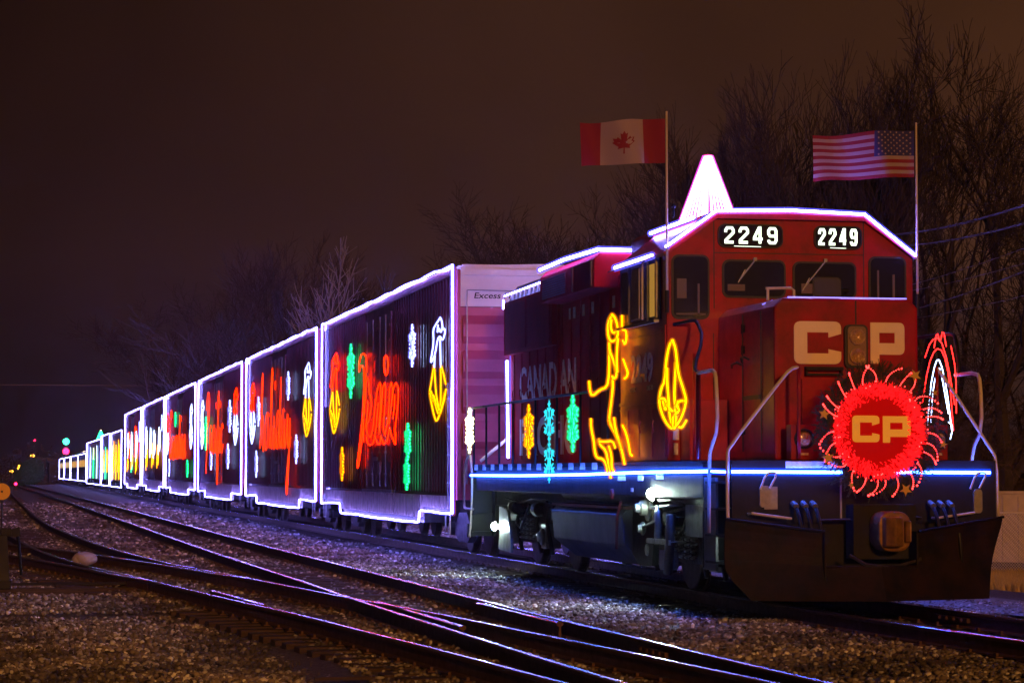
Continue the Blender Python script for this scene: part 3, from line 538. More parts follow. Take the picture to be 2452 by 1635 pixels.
def make_boxcar(Y0):
    xa,xb=7.83,11.07
    root=empty('boxcar',(XC,Y0,0),'','boxcar','maroon boxcars with rope-light outlines')
    MB().box(xa+.04,xb-.04,Y0+.08,Y0+CL-.05,1.02,5.10).build('body',M['redbox'],root)
    # ribbed near and far side: rolled posts, door with its own ribs
    for nm,x,s in(('side_wall',xa+.04,-1),('side_wall',xb-.04,1)):
        m=MB(); y=Y0+.12; 
        while y<Y0+CL-.2:
            w=.09; a,b=(x-.045,x-.002) if s<0 else (x+.002,x+.045)
            if not(Y0+7.1<y<Y0+10.8): m.box(a,b,y,y+w,1.14,4.98)
            y+=.305
        m.box(*( (x-.05,x-.001) if s<0 else (x+.001,x+.05) ),Y0+.02,Y0+CL,4.985,5.14)
        m.box(*( (x-.055,x-.001) if s<0 else (x+.001,x+.055) ),Y0+.02,Y0+.11,.74,4.98)
        m.box(*( (x-.055,x-.001) if s<0 else (x+.001,x+.055) ),Y0+CL-.11,Y0+CL,.74,4.98)
        m.build(nm,M['redbox'],root)
    d=MB(); x=xa+.0
    d.box(x-.03,x+.037,Y0+7.15,Y0+10.75,1.16,4.80)
    for k in range(11):
        z=1.4+k*.31; d.box(x-.045,x-.0301,Y0+7.25,Y0+8.85,z,z+.06); d.box(x-.045,x-.0301,Y0+9.0,Y0+10.65,z,z+.06)
    dr=d.build('door',M['redbox'],root)
    hw=MB()
    for yy in(7.6,8.4,9.4,10.3):
        hw.tube([(x-.062,Y0+yy,1.22),(x-.062,Y0+yy,4.75)],.015,6)
        for zz in(1.45,1.9,2.6): hw.box(x-.085,x-.046,Y0+yy-.07,Y0+yy+.07,zz,zz+.05)
    hw.box(x-.09,x-.046,Y0+8.6,Y0+9.2,1.75,1.83); hw.box(x-.09,x-.046,Y0+8.2,Y0+8.5,1.5,1.72)
    hw.build('lock_bars',M['silver'],dr)
    MB().box(xa-.05,xa+.03,Y0+6.9,Y0+11.1,1.09,1.15).build('door_track',M['silver'],root)
    # pale lower band of corrugated sheet
    m=MB()
    for k in range(int(11.2/.14)):
        y=Y0+3.4+k*.14
        if k%7!=5: m.box(xa-.012+(k%2)*.018-.02,xa+.03,y,y+.135,.66,1.085)
    for k in range(22):
        y=Y0+.3+k*.14; m.box(xa-.02+(k%2)*.015,xa+.03,y,y+.132,.86,1.085); y=Y0+CL-.3-k*.14; m.box(xa-.02+(k%2)*.015,xa+.03,y-.132,y,.86,1.085)
    m.build('lower_panel',M['cream'],root)
    m=MB(); m.box(xa+.03,xb-.03,Y0+3.3,Y0+14.7,.56,1.0); m.box(xa+.03,xb-.03,Y0+.1,Y0+3.3,.80,1.0); m.box(xa+.03,xb-.03,Y0+14.7,Y0+CL-.1,.80,1.0); m.box(XC-.35,XC+.35,Y0-.3,Y0+CL+.3,.72,1.01)
    m.build('underframe',M['under'],root)
    m=MB(); m.prism([(xa,5.10),(xa+.1,5.16),(XC,5.21),(xb-.1,5.16),(xb,5.10)],'Y',Y0+.03,Y0+CL-.02)
    k=Y0+.5
    while k<Y0+CL-.5: m.box(xa+.25,xb-.25,k,k+.09,5.14,5.225); k+=1.1
    m.build('roof',M['whitep'],root)
    for ye,s in((Y0,-1),(Y0+CL,1)):
        e=MB(); a,b=(ye+.08-.03,ye+.08) if s<0 else (ye-.05,ye-.02)
        z=1.3
        e.box(xa+.05,xb-.05,min(a,b),max(a,b),1.02,4.42)
        while z<4.2:
            zz=[(a-.07 if s<0 else b+.07)]
            e.prism([(a if s<0 else b,z),((a-.09) if s<0 else (b+.09),z+.12),((a-.09) if s<0 else (b+.09),z+.34),(a if s<0 else b,z+.50)],'X',xa+.16,xb-.16); z+=.62
        for xx in(xa+.05,xb-.11): e.box(xx,xx+.06,min(a,b)-.09,max(a,b)+.0,1.02,5.08)
        en=e.build('end_wall',M['redend'],root)
        w=MB(); w.box(xa+.112,xb-.112,min(a,b)-.02,max(a,b),4.44,5.09); w.box(xa+.112,xb-.112,min(a,b)-.085,max(a,b)-.021,4.99,5.10) if s<0 else None
        w.box(xa+.112,xb-.112,min(a,b)-.06,max(a,b)-.021,4.74,4.78) if s<0 else None
        bd=w.build('upper_band',M['whitep'],en)
        if s<0:
            text('Excess Height Car','lettering',M['black'],bd,(xa+.36,a-.022,4.55),(1,0,0),(0,0,1),1.35,.135,bold=.012,shear=.2)
            l_=MB().tube([(xa+.22,a-.14,4.72),(xa+.22,a-.14,1.3)],.012,5).tube([(xa+.22,a-.13,4.72),(xa+2.6,a-.13,4.70)],.010,5)
            for k in range(9): l_.tube([(xb-.55,a-.16,1.2+k*.4),(xb-.15,a-.16,1.2+k*.4)],.014,5)
            l_.build('end_ladder',M['silver'],en)
            cp=MB().box(XC-.13,XC+.13,ye-.85,ye+.1,.76,.98); cp.box(XC-.2,XC+.16,ye-.98,ye-.78,.72,1.0); cp.build('coupler',M['under'],root,bevel=.02)
    st=MB()
    for yy in(Y0+.25,Y0+.7,Y0+CL-.25,Y0+CL-.7): st.tube([(xa-.02,yy,.95),(xa-.02,yy,.42),(xa-.02,yy+.0,.42)],.016,5)
    st.tube([(xa-.02,Y0+.25,.42),(xa-.02,Y0+.7,.42)],.018,5); st.tube([(xa-.02,Y0+CL-.25,.42),(xa-.02,Y0+CL-.7,.42)],.018,5); st.build('stirrup_step',M['silver'],root)
    # door-side conduit pipes near both ends
    pp=MB()
    for yy in(Y0+.42,Y0+CL-.5):
        pp.tube([(xa-.03,yy,1.0),(xa-.03,yy,3.1)],.016,6)
        for zz in(1.3,1.8,2.3,2.8): pp.box(xa-.05,xa,yy-.05,yy+.05,zz,zz+.03)
    pp.build('conduit',M['silver'],root)
    for yc in(Y0+2.0,Y0+CL-2.0): freight_truck(yc,root)
    # outline of rope light
    xl=xa-.055
    jr=random.Random(4)
    def jig(pts,step=.55,am=.011):
        o=[]
        for p,q in zip(pts,pts[1:]):
            p=Vector(p);q=Vector(q); n_=max(1,int((q-p).length/step))
            for i in range(n_):
                v_=p.lerp(q,i/n_)
                if i: v_+=Vector((jr.uniform(-am,am)*.5,jr.uniform(-am,am) if abs(q.z-p.z)>abs(q.y-p.y) else 0,jr.uniform(-am,am) if abs(q.z-p.z)<abs(q.y-p.y) else 0))
                o.append(v_)
        o.append(Vector(pts[-1])); return o
    a=MB(); a.tube(jig([(xl+.02,Y0-.03,.78),(xl+.02,Y0-.03,5.17)]),.016,6); a.tube(jig([(xl+.01,Y0+.12,5.15),(xl+.01,Y0+6,5.17),(xl,Y0+12,5.15),(xl+.01,Y0+CL-.1,5.16)],.8,.02),.014,6)
    a.tube(jig([(xl,Y0+CL-.1,5.16),(xl,Y0+CL-.08,3.0),(xl-.01,Y0+CL-.12,.75)]),.013,6)
    a.tube(jig([(xl,Y0+.08,.78),(xl,Y0+3.2,.79),(xl,Y0+3.38,.76),(xl,Y0+3.42,.58),(xl,Y0+3.6,.565),(xl,Y0+9,.555),(xl,Y0+14.5,.57),(xl,Y0+14.62,.62),(xl,Y0+14.66,.76),(xl,Y0+14.8,.79),(xl,Y0+CL-.1,.75)],.8,.012),.014,6)
    a.tube([(xa+.35,Y0+5.2,5.29),(xa+.35,Y0+8.5,5.31),(xa+.32,Y0+13.6,5.29)],.016,6)
    a.build('outline_light',M['Lblue'],root,smooth=True)
    a=MB(); xr=xb+.055; a.tube([(xr,Y0+.1,.8),(xr,Y0+.1,5.15),(xr,Y0+CL-.1,5.15),(xr,Y0+CL-.1,.8),(xr,Y0+9,.56),(xr,Y0+.1,.8)],.012,5); a.build('outline_light',M['Lblue'],root,smooth=True)  # unseen far-side rope light, added to light the trees and ground behind
    MB().box(xa+.3,xa+.75,Y0+5.0,Y0+13.8,5.222,5.272).build('roof_rack',M['black'],root)
    return root
NEARY=[43.5,62.95,82.9,103.0,122.9,143.3]
def copytree(o,parent=None):
    c=o.copy(); COL.objects.link(c); c.parent=parent
    for ch in list(o.children): copytree(ch,c)
    return c
box0=make_boxcar(NEARY[0])
BL=['nearest boxcar, coupled behind the locomotive and lit with the word train','second boxcar behind the locomotive, lit with the word holiday','third boxcar behind the locomotive, lit with the word Pacific','fourth boxcar behind the locomotive, lit with the word Canadian','fifth boxcar, with white and orange scrolls of light on its side','farthest tall boxcar, with tangled white light figures, before the lower cars']
for i,l_ in enumerate(BL):
    o=box0 if i==0 else copytree(box0)
    o.location.y=NEARY[i]; o['label']=l_
XD=7.72
ORD=['nearest','second','third','fourth','fifth','sixth']
FM={'green':M['Lgrn'],'white':M['Lflake'],'amber':M['Lamb']}
seen=set()
for i,(c,col,yy,zz,h) in enumerate(TR['flakes']):
    pos='high' if zz>2.8 else 'low'; side='far half' if yy>9 else 'near half'
    lb='%s light snowflake %s on the %s of the %s boxcar'%(col,pos,side,ORD[c])
    if (c,col,pos,side) in seen: lb='lower of two stacked '+lb
    seen.add((c,col,pos,side))
    flake((XD,NEARY[c]+yy,zz),h,h*(.95 if col!='amber' else .7),FM[col],lb,'snowflakes of light along the boxcars',r=.022 if c<2 else .03)
def bellthing(Y0,yc,zb,zt,top,bot,label):
    # paths local to the near bell of the first boxcar: y 1.1..2.4, z 2.43..4.33
    f=(zt-zb)/1.9
    def fn(q): return (XD,Y0+yc+(q[0]-1.71)*f,zb+(q[1]-2.43)*f)
    root=empty('light_bell',(XD,Y0+yc,zb),label,'light decoration','bells of light along the boxcars')
    ropes(TR['bow'],.011,'bow',M[top],root,fn); ropes(TR['belly'],.011,'bell_outline',M[bot],root,fn)
BT=[('Lred','Lyel','yellow bell of light with red bow at the far end of the nearest boxcar'),('Lflake','Lyel','yellow bell of light with white bow at the near end of the nearest boxcar'),
('Lred','Lflake','white bell of light with red bow at the far end of the second boxcar'),('Lflake','Lyel','yellow bell of light with white bow at the near end of the second boxcar'),
('Lred','Lflake','white bell of light with red bow at the near end of the third boxcar'),('Lflake','Lflake','all-white bell of light at the far end of the third boxcar'),
('Lred','Lflake','white bell of light with red tip at the far end of the fourth boxcar'),('Lflake','Lflake','all-white bell of light at the near end of the fourth boxcar')]
for (c,yy,zb,zt),(a,b,l_) in zip(TR['bells'],BT): bellthing(NEARY[c],yy,zb,zt,a,b,l_)
word_thing(TR['train'],'train',XD,NEARY[0],'red script word train on the nearest boxcar')
Y=NEARY[1]; word_thing([[(a,b) for a,b in p] for p in script('holiday',13.2,4.98,2.1,1.22,XD,.24)],'holiday',XD,Y,'red script word holiday on the second boxcar',r=.010,mt='Lredfar')
Y=NEARY[2]; word_thing(script('Pacific',13.6,6.1,2.15,1.15,XD,.28),'Pacific',XD,Y,'red script word Pacific on the third boxcar',r=.012,mt='Lredfar')
Y=NEARY[3]; word_thing(script('Canadian',14.7,4.3,2.05,1.15,XD,.30),'Canadian',XD,Y,'red script word Canadian on the fourth boxcar',r=.015,mt='Lredfar')
def scrolls(Y0,seed,label,cols):
    r_=random.Random(seed); root=empty('light_scroll',(XD,Y0+9,2),label,'light decoration','scrolls of light on the far boxcars')
    for k,(m,n,z0,z1) in enumerate(cols):
        ps=[]
        for j in range(n):
            y=1.5+15*(j+.5)/n+r_.uniform(-.5,.5); h=r_.uniform(.6,1)*(z1-z0); zc=r_.uniform(z0,z1-h*.9)
            ps.append([(y,zc),(y-.3,zc+h*.7),(y-.7,zc+h),(y-1.0,zc+h*.6),(y-.8,zc+.1),(y-1.3,zc+h*.3),(y-1.5,zc+h*.8)])
        ropes(ps,.014,'scroll',M[m],root,lambda q:(XD,Y0+q[0],q[1]))
scrolls(NEARY[4],3,'white and orange scrolls of light filling the side of the fifth boxcar',[('Lflake',4,2.2,4.0),('Lamb',3,1.4,3.0)])
scrolls(NEARY[5],5,'white, red and green tangle of light on the sixth boxcar side',[('Lflake',3,1.8,3.9),('Lamb',3,1.4,2.8),('Lred',2,2.2,4.2),('Lgrn',1,1.5,3.0)])
# ---- lower cars and coaches beyond
def lowcar(Y0,LEN,z0,z1,name,label,cat,grp,wall,light,windows=False,roofz=0,arcs=None):
    root=empty(name,(XC,Y0,0),label,cat,grp); xa,xb=7.87,11.03
    MB().box(xa,xb,Y0+.1,Y0+LEN,max(z0,.9),z1-.02).build('body',M[wall],root)
    m=MB()
    m.prism([(xa,z1-.02),(xa+.5,z1+roofz*.8+.05),(XC,z1+roofz+.1),(xb-.5,z1+roofz*.8+.05),(xb,z1-.02)],'Y',Y0+.1,Y0+LEN); m.build('roof',M['redbox'],root)
    if windows:
        for k in range(9):
            y=Y0+2+k*2.5; f=MB().box(xa-.03,xa,y-.1,y+1.5,1.95,2.75).build('window_frame',M['silver'],root)
            MB().box(xa-.04,xa-.031,y,y+1.4,2.03,2.67).build('pane',M['Lwinw'] if windows==2 or k%3 else M['Lwin'],f)
    for yc in(Y0+2.3,Y0+LEN-2.3): freight_truck(yc,root)
    a=MB(); xl=xa-.05; r=.016
    a.tube([(xl,Y0+.1,z0),(xl,Y0+.1,z1),(xl,Y0+LEN-.1,z1),(xl,Y0+LEN-.1,z0),(xl,Y0+.1,z0)],r,5)
    a.build('outline_light',M[light],root)
    if arcs:
        for mm,n,za,zb in arcs:
            b=MB()
            for j in range(n):
                y=Y0+1.5+(LEN-3)*(j+.5)/n; b.tube([(xl,y,za),(xl,y-.5,zb),(xl,y-.9,(za+zb)/2),(xl,y-.4,za)],.012,5)
            b.build('light_figure',M[mm],root)
    return root
lowcar(166.8,17.0,.5,4.28,'stage_car','low-roofed car with yellow and green light columns, right behind the tall boxcars','train car','lower lit cars beyond the boxcars','redbox','Lwhite',arcs=[('Lyel',3,1,3.4),('Lamb',2,1.5,3.7)])
lowcar(185.3,15.5,.5,4.34,'stage_car','second low car from the boxcars, green and amber lights','train car','lower lit cars beyond the boxcars','redbox','Lwhite',arcs=[('Lgrn',1,1,3.4),('Lamb',2,1.5,3.2)])
lowcar(201.6,33,.5,4.15,'stage_car','long low car with the brightest white light columns','train car','lower lit cars beyond the boxcars','redbox','Lwhite',arcs=[('Lflake',2,1,3.7),('Lgrn',1,1,3.6),('Lcream',1,2.6,3.6)])
for k,(y,l_) in enumerate(((236,'nearest passenger coach, amber windows under a warm roof light'),(262,'second passenger coach with amber and pink windows'),(290,'third passenger coach from the near end'),(318,'last passenger coach, at the far end of the train'))):
    lowcar(y,25.5,.66,3.25,'passenger_coach',l_,'coach','passenger coaches at the far end','brick','Lwhite',windows=2 if k<2 else 1,roofz=.45)
dm=empty('dome_lamp',(9.4,262,3.7),'warm light strip along the coach roof','lamp'); MB().tube([(8.3,236.5,3.55),(8.3,261,3.55)],.05,5).build('strip',M['Lcream'],dm)
lt=empty('light_tree',(8.6,222,4.2),'small green and white lit tree on the far low car roof','light tree'); MB().lathe((8.6,222,4.2),(0,0,1),[(0,.45),(.5,.25),(1.0,.02)],10).build('light_cone',M['Lgrn'],lt); MB().tube([(8.6,222,4.0),(8.6,222,5.2)],.05,6).build('mast',M['Lcream'],lt)
# ================================================================ locomotive
LX=9.48
loco=empty('locomotive',(LX,34.5,0),'dark red diesel locomotive numbered 2249 with glowing cab outline','locomotive')
def part(mb,name,m,par=None,**k): return mb.build(name,M[m] if isinstance(m,str) else m,par or loco,**k)
DZ=1.64
# frame, walkway, end plates
m=MB(); m.box(7.93,11.03,27.9,41.9,1.20,1.60); m.box(8.3,10.66,26.75,42.3,.95,1.60); part(m,'frame','black',bevel=.015)
m=MB(); m.box(7.91,11.05,27.85,41.95,1.602,DZ); m.box(8.3,10.66,26.74,42.35,1.602,DZ+.002); part(m,'walkway','black')
m=MB(); m.prism([(7.93,.95),(11.03,.95),(11.03,1.64),(7.93,1.64)],'Y',26.70,26.74); m.prism([(8.3,.45),(10.66,.45),(10.66,.95),(8.3,.95)],'Y',26.78,26.84)
pilot=part(m,'end_plate','black')
m=MB(); m.prism([(7.93,.6),(11.03,.6),(11.03,1.64),(7.93,1.64)],'Y',42.30,42.36); part(m,'end_plate','black')
# white stripes on the sill
m=MB(); y=33.0
while y<42: m.box(7.902,7.9095,y,y+.28,1.545,1.64); y+=.72
part(m,'sill_stripes','label')
m=MB()
for y,z0,z1,w in((29.6,1.52,1.60,.35),(30.6,1.50,1.6,.25),(31.1,1.36,1.41,.12),(31.5,1.50,1.62,.4)): m.box(7.922,7.929,y,y+w,z0-.1,z1-.1)
m.box(8.55,9.15,26.694,26.699,1.555,1.63); part(m,'decal','label')
# step wells
for (ya,yb,s) in((26.75,27.85,1),(42.0,42.35,1)):
    for sx in(7.92,10.66):
        m=MB()
        for k in range(4 if ya<30 else 2): m.box(sx,sx+.37,ya+.12,yb-.1,.48+k*.30,.505+k*.30)
        m.box(sx+.0,sx+.37,yb-.02,yb+.01,.42,1.60); m.box(sx+(.36 if sx<9 else -.01),sx+(.38 if sx<9 else .01),ya,yb,.42,1.60)
        part(m,'step_well','black')
# nose
def bev(x0,x1,z0,z1,c): return [(x0,z0),(x1,z0),(x1,z1-c),(x1-c,z1),(x0+c,z1),(x0,z1-c)]
m=MB(); m.prism(bev(8.57,10.29,1.645,3.485,.10),'Y',27.15,29.42); nose=part(m,'nose','red',bevel=.035)
m=MB()
for x0 in(8.562,):
    for y in(27.62,28.35): m.box(x0-.006,x0+.002,y,y+.025,1.75,3.36)
    m.box(x0-.012,x0,27.66,28.32,2.35,2.40); m.tube([(x0-.03,28.7,2.75),(x0-.06,28.62,2.78),(x0-.06,28.4,2.8),(x0-.02,28.35,2.77)],.014,6); m.tube([(x0-.03,28.3,2.80),(x0-.06,28.24,2.85),(x0-.06,28.1,2.85),(x0-.02,28.05,2.82)],.014,6)
m.box(9.53,9.545,27.140,27.149,3.19,3.46)
part(m,'panel_seam','gasket',nose)
m=MB(); m.tube([(8.73,27.147,3.49),(10.15,27.147,3.49)],.008,5); m.tube([(8.60,27.7,3.44),(8.74,27.75,3.495)],.006,4); part(m,'marker_light',glow('faint_violet_led',(.30,.22,1.0),2),nose)
zf=lambda z:1.51+(z-1.51)*.991
shape(LC,'letter_C',M['letter'],nose,(8.80,27.149,zf(2.745)),(1,0,0),(0,0,1),.56,.485,.008)
shape(LP,'letter_P',M['letter'],nose,(9.71,27.149,zf(2.755)),(1,0,0),(0,0,1),.41,.47,.008)
# headlight
m=MB(); m.prism(rrect(9.39,9.665,zf(2.70),zf(3.20),.06),'Y',27.10,27.152); hl=part(m,'headlight','gasket')
MB().prism(rrect(9.42,9.64,2.72,3.165,.05),'Y',27.085,27.101).build('bezel',mat('bronze_bezel',(.22,.13,.06),.4),hl)
for z in(zf(3.06),zf(2.84)):
    MB().lathe((9.53,27.084,z),(0,-1,0),[(0,.093),(.028,.093),(.03,.083),(.006,.06),(-.002,.0)],24).build('lamp',M['lens'],hl,smooth=True)
# bar handle and recessed door under letters
m=MB(); m.box(8.92,9.36,27.06,27.10,2.66,2.70); m.box(8.92,9.36,27.07,27.10,2.60,2.625); m.box(8.92,8.945,27.09,27.15,2.60,2.70); m.box(9.335,9.36,27.09,27.15,2.60,2.70); part(m,'handle_bar','black',nose)
m=MB(); m.box(8.885,8.90,27.12,27.149,1.7,2.56); m.box(10.1,10.12,27.12,27.149,1.7,2.56); part(m,'nose_trim','red',nose)
# ditch lights
for x in(8.79,10.37):
    b=MB().box(x-.15,x+.12,26.78,26.95,1.645,2.04); o=part(b,'ditch_light_box','red',bevel=.012)
    MB().lathe((x,26.78,1.88),(0,-1,0),[(0,.115),(.035,.115),(.035,.10),(.02,.095)],22).build('rim',M['black'],o)
    MB().lathe((x,26.755,1.88),(0,-1,0),[(0,.092),(.012,.06),(.016,0)],20).build('lens',M['lens'],o,smooth=True)
    MB().box(x-.04,x+.05,26.772,26.779,1.70,1.725).build('plate',M['label'],o)
# cab
def cabpoly(e=0): return [(7.92-e,1.645),(11.08+e,1.645),(11.08+e,4.20),(10.42,4.66+e),(8.56,4.66+e),(7.92-e,4.20)]
m=MB(); m.prism(cabpoly(),'Y',29.40,31.75); cab=part(m,'cab','red',bevel=.02)
m=MB(); m.prism([(7.86,4.17),(7.90,4.14),(8.54,4.60),(10.44,4.60),(11.1,4.14),(11.14,4.17),(10.44,4.70),(8.54,4.70)],'Y',29.34,31.85); part(m,'cab_roof','red',cab)
m=MB()
for x in(8.515,10.435): m.box(x-.006,x+.006,29.392,29.399,3.50,4.60)
m.box(8.515,10.435,29.392,29.399,4.18,4.19)
for x in(8.50,): m.box(x,x+.01,29.39,29.399,2.2,3.2)
part(m,'panel_seam','gasket',cab)
m=MB(); m.tube([(7.885,29.33,4.235),(8.53,29.33,4.69),(9.48,29.33,4.715),(10.43,29.33,4.685),(11.09,29.33,4.185)],.015,6)
m.tube([(7.84,29.8,4.17),(7.84,31.7,4.17)],.02,6); m.tube([(8.40,29.9,4.66),(8.40,32.0,4.66)],.018,6); part(m,'outline_light','Lblue',cab)
MB().prism([(7.92,4.185),(7.74,4.10),(7.74,4.115),(7.92,4.20)],'Y',29.75,31.7).build('sun_visor',M['red'],cab)
def window(x0,x1,z0,z1,name,y=29.40,r=.07):
    f=MB().prism(rrect(x0-.025,x1+.025,z0-.025,z1+.025,r+.02),'Y',y-.022,y+.001); o=part(f,name,'gasket',cab)
    MB().prism(rrect(x0,x1,z0,z1,r),'Y',y-.028,y-.0225).build('pane',M['glass'],o); return o
window(8.00,8.43,3.39,4.13,'front_side_window'); window(8.64,9.40,3.66,4.08,'windshield'); window(9.54,10.31,3.66,4.07,'windshield'); window(10.52,10.96,3.5,4.15,'front_side_window')
# flat dim patches laid over the panes for glimpses of the cab
m=MB()
for x0,x1,z0,z1 in((8.04,8.16,3.62,3.86),(8.30,8.325,3.42,3.80),(8.03,8.40,3.42,3.44),(8.68,8.9,3.72,3.80),(9.62,9.78,3.70,3.82),(10.60,10.625,3.54,4.0),(10.80,10.83,3.54,3.95)): m.box(x0,x1,29.368,29.3715,z0,z1)
part(m,'cab_reflection',mat('dim_cab_lining',(.10,.075,.07),.5),cab)
for (a,b) in(((9.03,4.10),(8.84,3.87)),((9.93,4.10),(9.66,3.78))):
    m=MB().tube([(a[0],29.36,a[1]),(b[0],29.35,b[1])],.009,5); m.box(a[0]-.02,a[0]+.02,29.35,29.39,a[1]-.01,a[1]+.03); m.tube([(b[0]-.03,29.352,b[1]-.05),(b[0]+.06,29.352,b[1]+.11)],.006,4); part(m,'wiper','silver',cab)
m=MB()
for k in range(26): m.ball((8.56+k*.074,29.397,4.215),.0065,5,3)
for k in range(12):
    for x in(8.535,10.415): m.ball((x,29.397,3.55+k*.085),.0065,5,3)
for k in range(20):
    for y in(27.60,28.40): m.ball((8.566,y,1.8+k*.08),.007,5,3)
part(m,'rivets','red',cab)
m=MB()
for z in(1.95,2.9,3.15): m.box(8.55,8.569,28.30,28.36,z,z+.09); m.tube([(8.555,28.37,z-.01),(8.555,28.37,z+.1)],.010,6)
part(m,'door_hinges','black',nose)
# number boards
for (x0,x1,w0,w1) in((8.56,9.39,8.635,9.315),(9.79,10.41,9.835,10.345)):
    o=part(MB().prism(rrect(x0,x1,4.25,4.54,.09),'Y',29.365,29.399),'number_board','gasket',cab)
    MB().prism(rrect(x0+.015,x1-.015,4.265,4.525,.08),'Y',29.358,29.3645).build('dark_glass',M['glass'],o)
    digits('2249','digits',M['Lnum'],o,w0,29.357,4.29,w1-w0,.22,.034)
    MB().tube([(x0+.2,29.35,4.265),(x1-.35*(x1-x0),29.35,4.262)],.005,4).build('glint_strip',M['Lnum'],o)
# cab side: window, mirrors, door seams
sw=part(MB().box(7.895,7.921,29.66,31.62,3.38,4.14),'side_window','gasket',cab)
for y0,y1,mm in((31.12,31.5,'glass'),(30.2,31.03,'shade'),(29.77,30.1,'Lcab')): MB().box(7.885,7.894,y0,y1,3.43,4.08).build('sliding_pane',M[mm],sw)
MB().box(7.86,7.884,29.70,29.75,3.4,4.12).box(7.86,7.884,30.12,30.17,3.36,4.14).box(7.86,7.884,31.05,31.10,3.4,4.12).build('window_post',M['silver'],sw)
MB().box(7.82,7.884,29.64,31.66,3.34,3.375).build('arm_rest',M['silver'],sw)
m=MB(); m.tube([(7.86,30.15,4.15),(7.80,30.13,4.10),(7.80,30.13,3.40)],.016,6); m.box(7.775,7.79,30.2,30.55,3.42,4.05); part(m,'mirror','shade',cab)
m=MB(); m.box(7.905,7.919,29.62,31.7,3.22,3.24); m.box(7.90,7.919,29.5,31.74,2.36,2.40); m.box(7.905,7.919,29.5,31.74,2.30,2.315); m.box(7.905,7.919,29.44,29.47,1.7,3.3)
for y in(30.1,30.75,31.3): m.box(7.912,7.919,y,y+.02,1.7,2.3); m.tube([(7.905,y-.1,2.15),(7.89,y-.1,2.1),(7.905,y-.1,2.0)],.012,5)
part(m,'panel_seam','red',cab)
text('2249','lettering',M['label'],cab,(7.918,31.15,2.63),(0,-1,0),(0,0,1),1.08,.37,bold=.03)
text('GP20C','small_lettering',M['label'],cab,(7.918,31.2,2.53),(0,-1,0),(0,0,1),.28,.06,bold=0); text('DRF-23','small_lettering',M['label'],cab,(7.918,30.35,2.53),(0,-1,0),(0,0,1),.28,.06,bold=0)
# roof bits
m=MB(); m.tube([(8.62,27.55,3.48),(8.62,27.55,3.60),(8.62,27.62,3.62),(8.92,27.62,3.63),(8.95,27.6,3.6),(8.95,27.6,3.48)],.016,6); part(m,'grab_iron','rail_white',nose)
m=MB(); m.prism(rrect(9.10,9.44,3.50,3.74,.05),'Y',27.36,27.375); mi=part(m,'wind_mirror','gasket'); MB().prism(rrect(9.115,9.425,3.515,3.725,.04),'Y',27.352,27.359).build('mirror_glass',M['mirror'],mi)
m=MB(); m.box(9.42,9.60,27.5,27.62,3.49,3.53); m.cyl((9.51,27.56,3.5),(9.51,27.56,3.60),.045,10); m.lathe((9.43,27.56,3.60),(1,0,0),[(0,.035),(.16,.03),(.17,.0)],10); part(m,'bell_horn','black',nose)
m=MB()
for x in(8.2,9.1,9.9): m.tube([(x,30.1,4.69),(x,30.1,4.80)],.012,5); m.ball((x,30.1,4.82),.03,8,5)
part(m,'antenna','black',cab)
# cab front lower box and grab rails left of nose
m=MB(); m.box(8.08,8.55,28.95,29.38,1.65,2.38); part(m,'sand_box','red',bevel=.01)
m=MB(); m.box(7.99,8.06,29.38,29.397,1.9,2.3); m.box(8.00,8.05,29.38,29.397,1.72,1.86); part(m,'warning_label','label',cab)
# long hood
def H_(y0,y1,x0,x1,z0,z1,name,mm='red',c=.12,bv=.02,par=None):
    return part(MB().prism(bev(x0,x1,z0,z1,c),'Y',y0,y1),name,mm,par,bevel=bv)
hood=H_(31.8,42.05,8.56,10.40,1.645,4.42,'long_hood','redmatte')
m=MB(); 
for y in np.arange(32.4,42,.62): m.box(8.545,8.559,y,y+.02,1.72,4.12); m.tube([(8.55,y+.1,2.9),(8.53,y+.1,2.85),(8.55,y+.1,2.7)],.012,4)
m.box(8.545,8.559,31.85,38.0,4.13,4.15); m.box(8.52,8.559,38.15,38.23,2.3,4.40)
part(m,'hood_door','redmatte',hood)
m=MB()
for y in(35.9,36.5,37.1,37.4,34.6): m.box(8.548,8.5585,y,y+.12,3.85,4.02)
m.box(8.548,8.5585,39.6,39.7,3.05,3.2); m.box(8.548,8.5585,38.9,39.0,2.6,2.7); part(m,'decal','label',hood)
text('CANADIAN','lettering',M['label'],hood,(8.556,41.25,2.68),(0,-1,0),(0,0,1),4.2,.58,bold=.02)
text('PACIFIC','lettering',M['whitep'],hood,(8.556,41.25,1.78),(0,-1,0),(0,0,1),4.2,.62,bold=.03)
# radiator section at the rear with grilles
m=MB(); m.box(8.44,8.56,38.25,42.05,3.50,4.40); rad=part(m,'radiator','redmatte')
m=MB()
for y0,y1 in((38.4,40.1),(40.25,41.95)):
    m.box(8.425,8.439,y0-.03,y1+.03,3.56,3.60); m.box(8.425,8.439,y0-.03,y1+.03,4.32,4.36); m.box(8.425,8.439,y0-.03,y0,3.6,4.32); m.box(8.425,8.439,y1,y1+.03,3.6,4.32)
    for k in range(24): m.box(8.432,8.4385,y0,y1,3.61+k*.03,3.622+k*.03)
part(m,'grille','redmatte',rad)
m=MB(); m.prism([(8.50,4.40),(10.46,4.40),(10.3,4.68),(8.66,4.68)],'Y',38.3,42.0); part(m,'radiator_hatch','under',hood)
m=MB(); 
for k in range(10): m.box(8.50,8.53,38.5+k*.35,38.53+k*.35,4.40,4.56)
part(m,'hatch_rib','silver',hood)
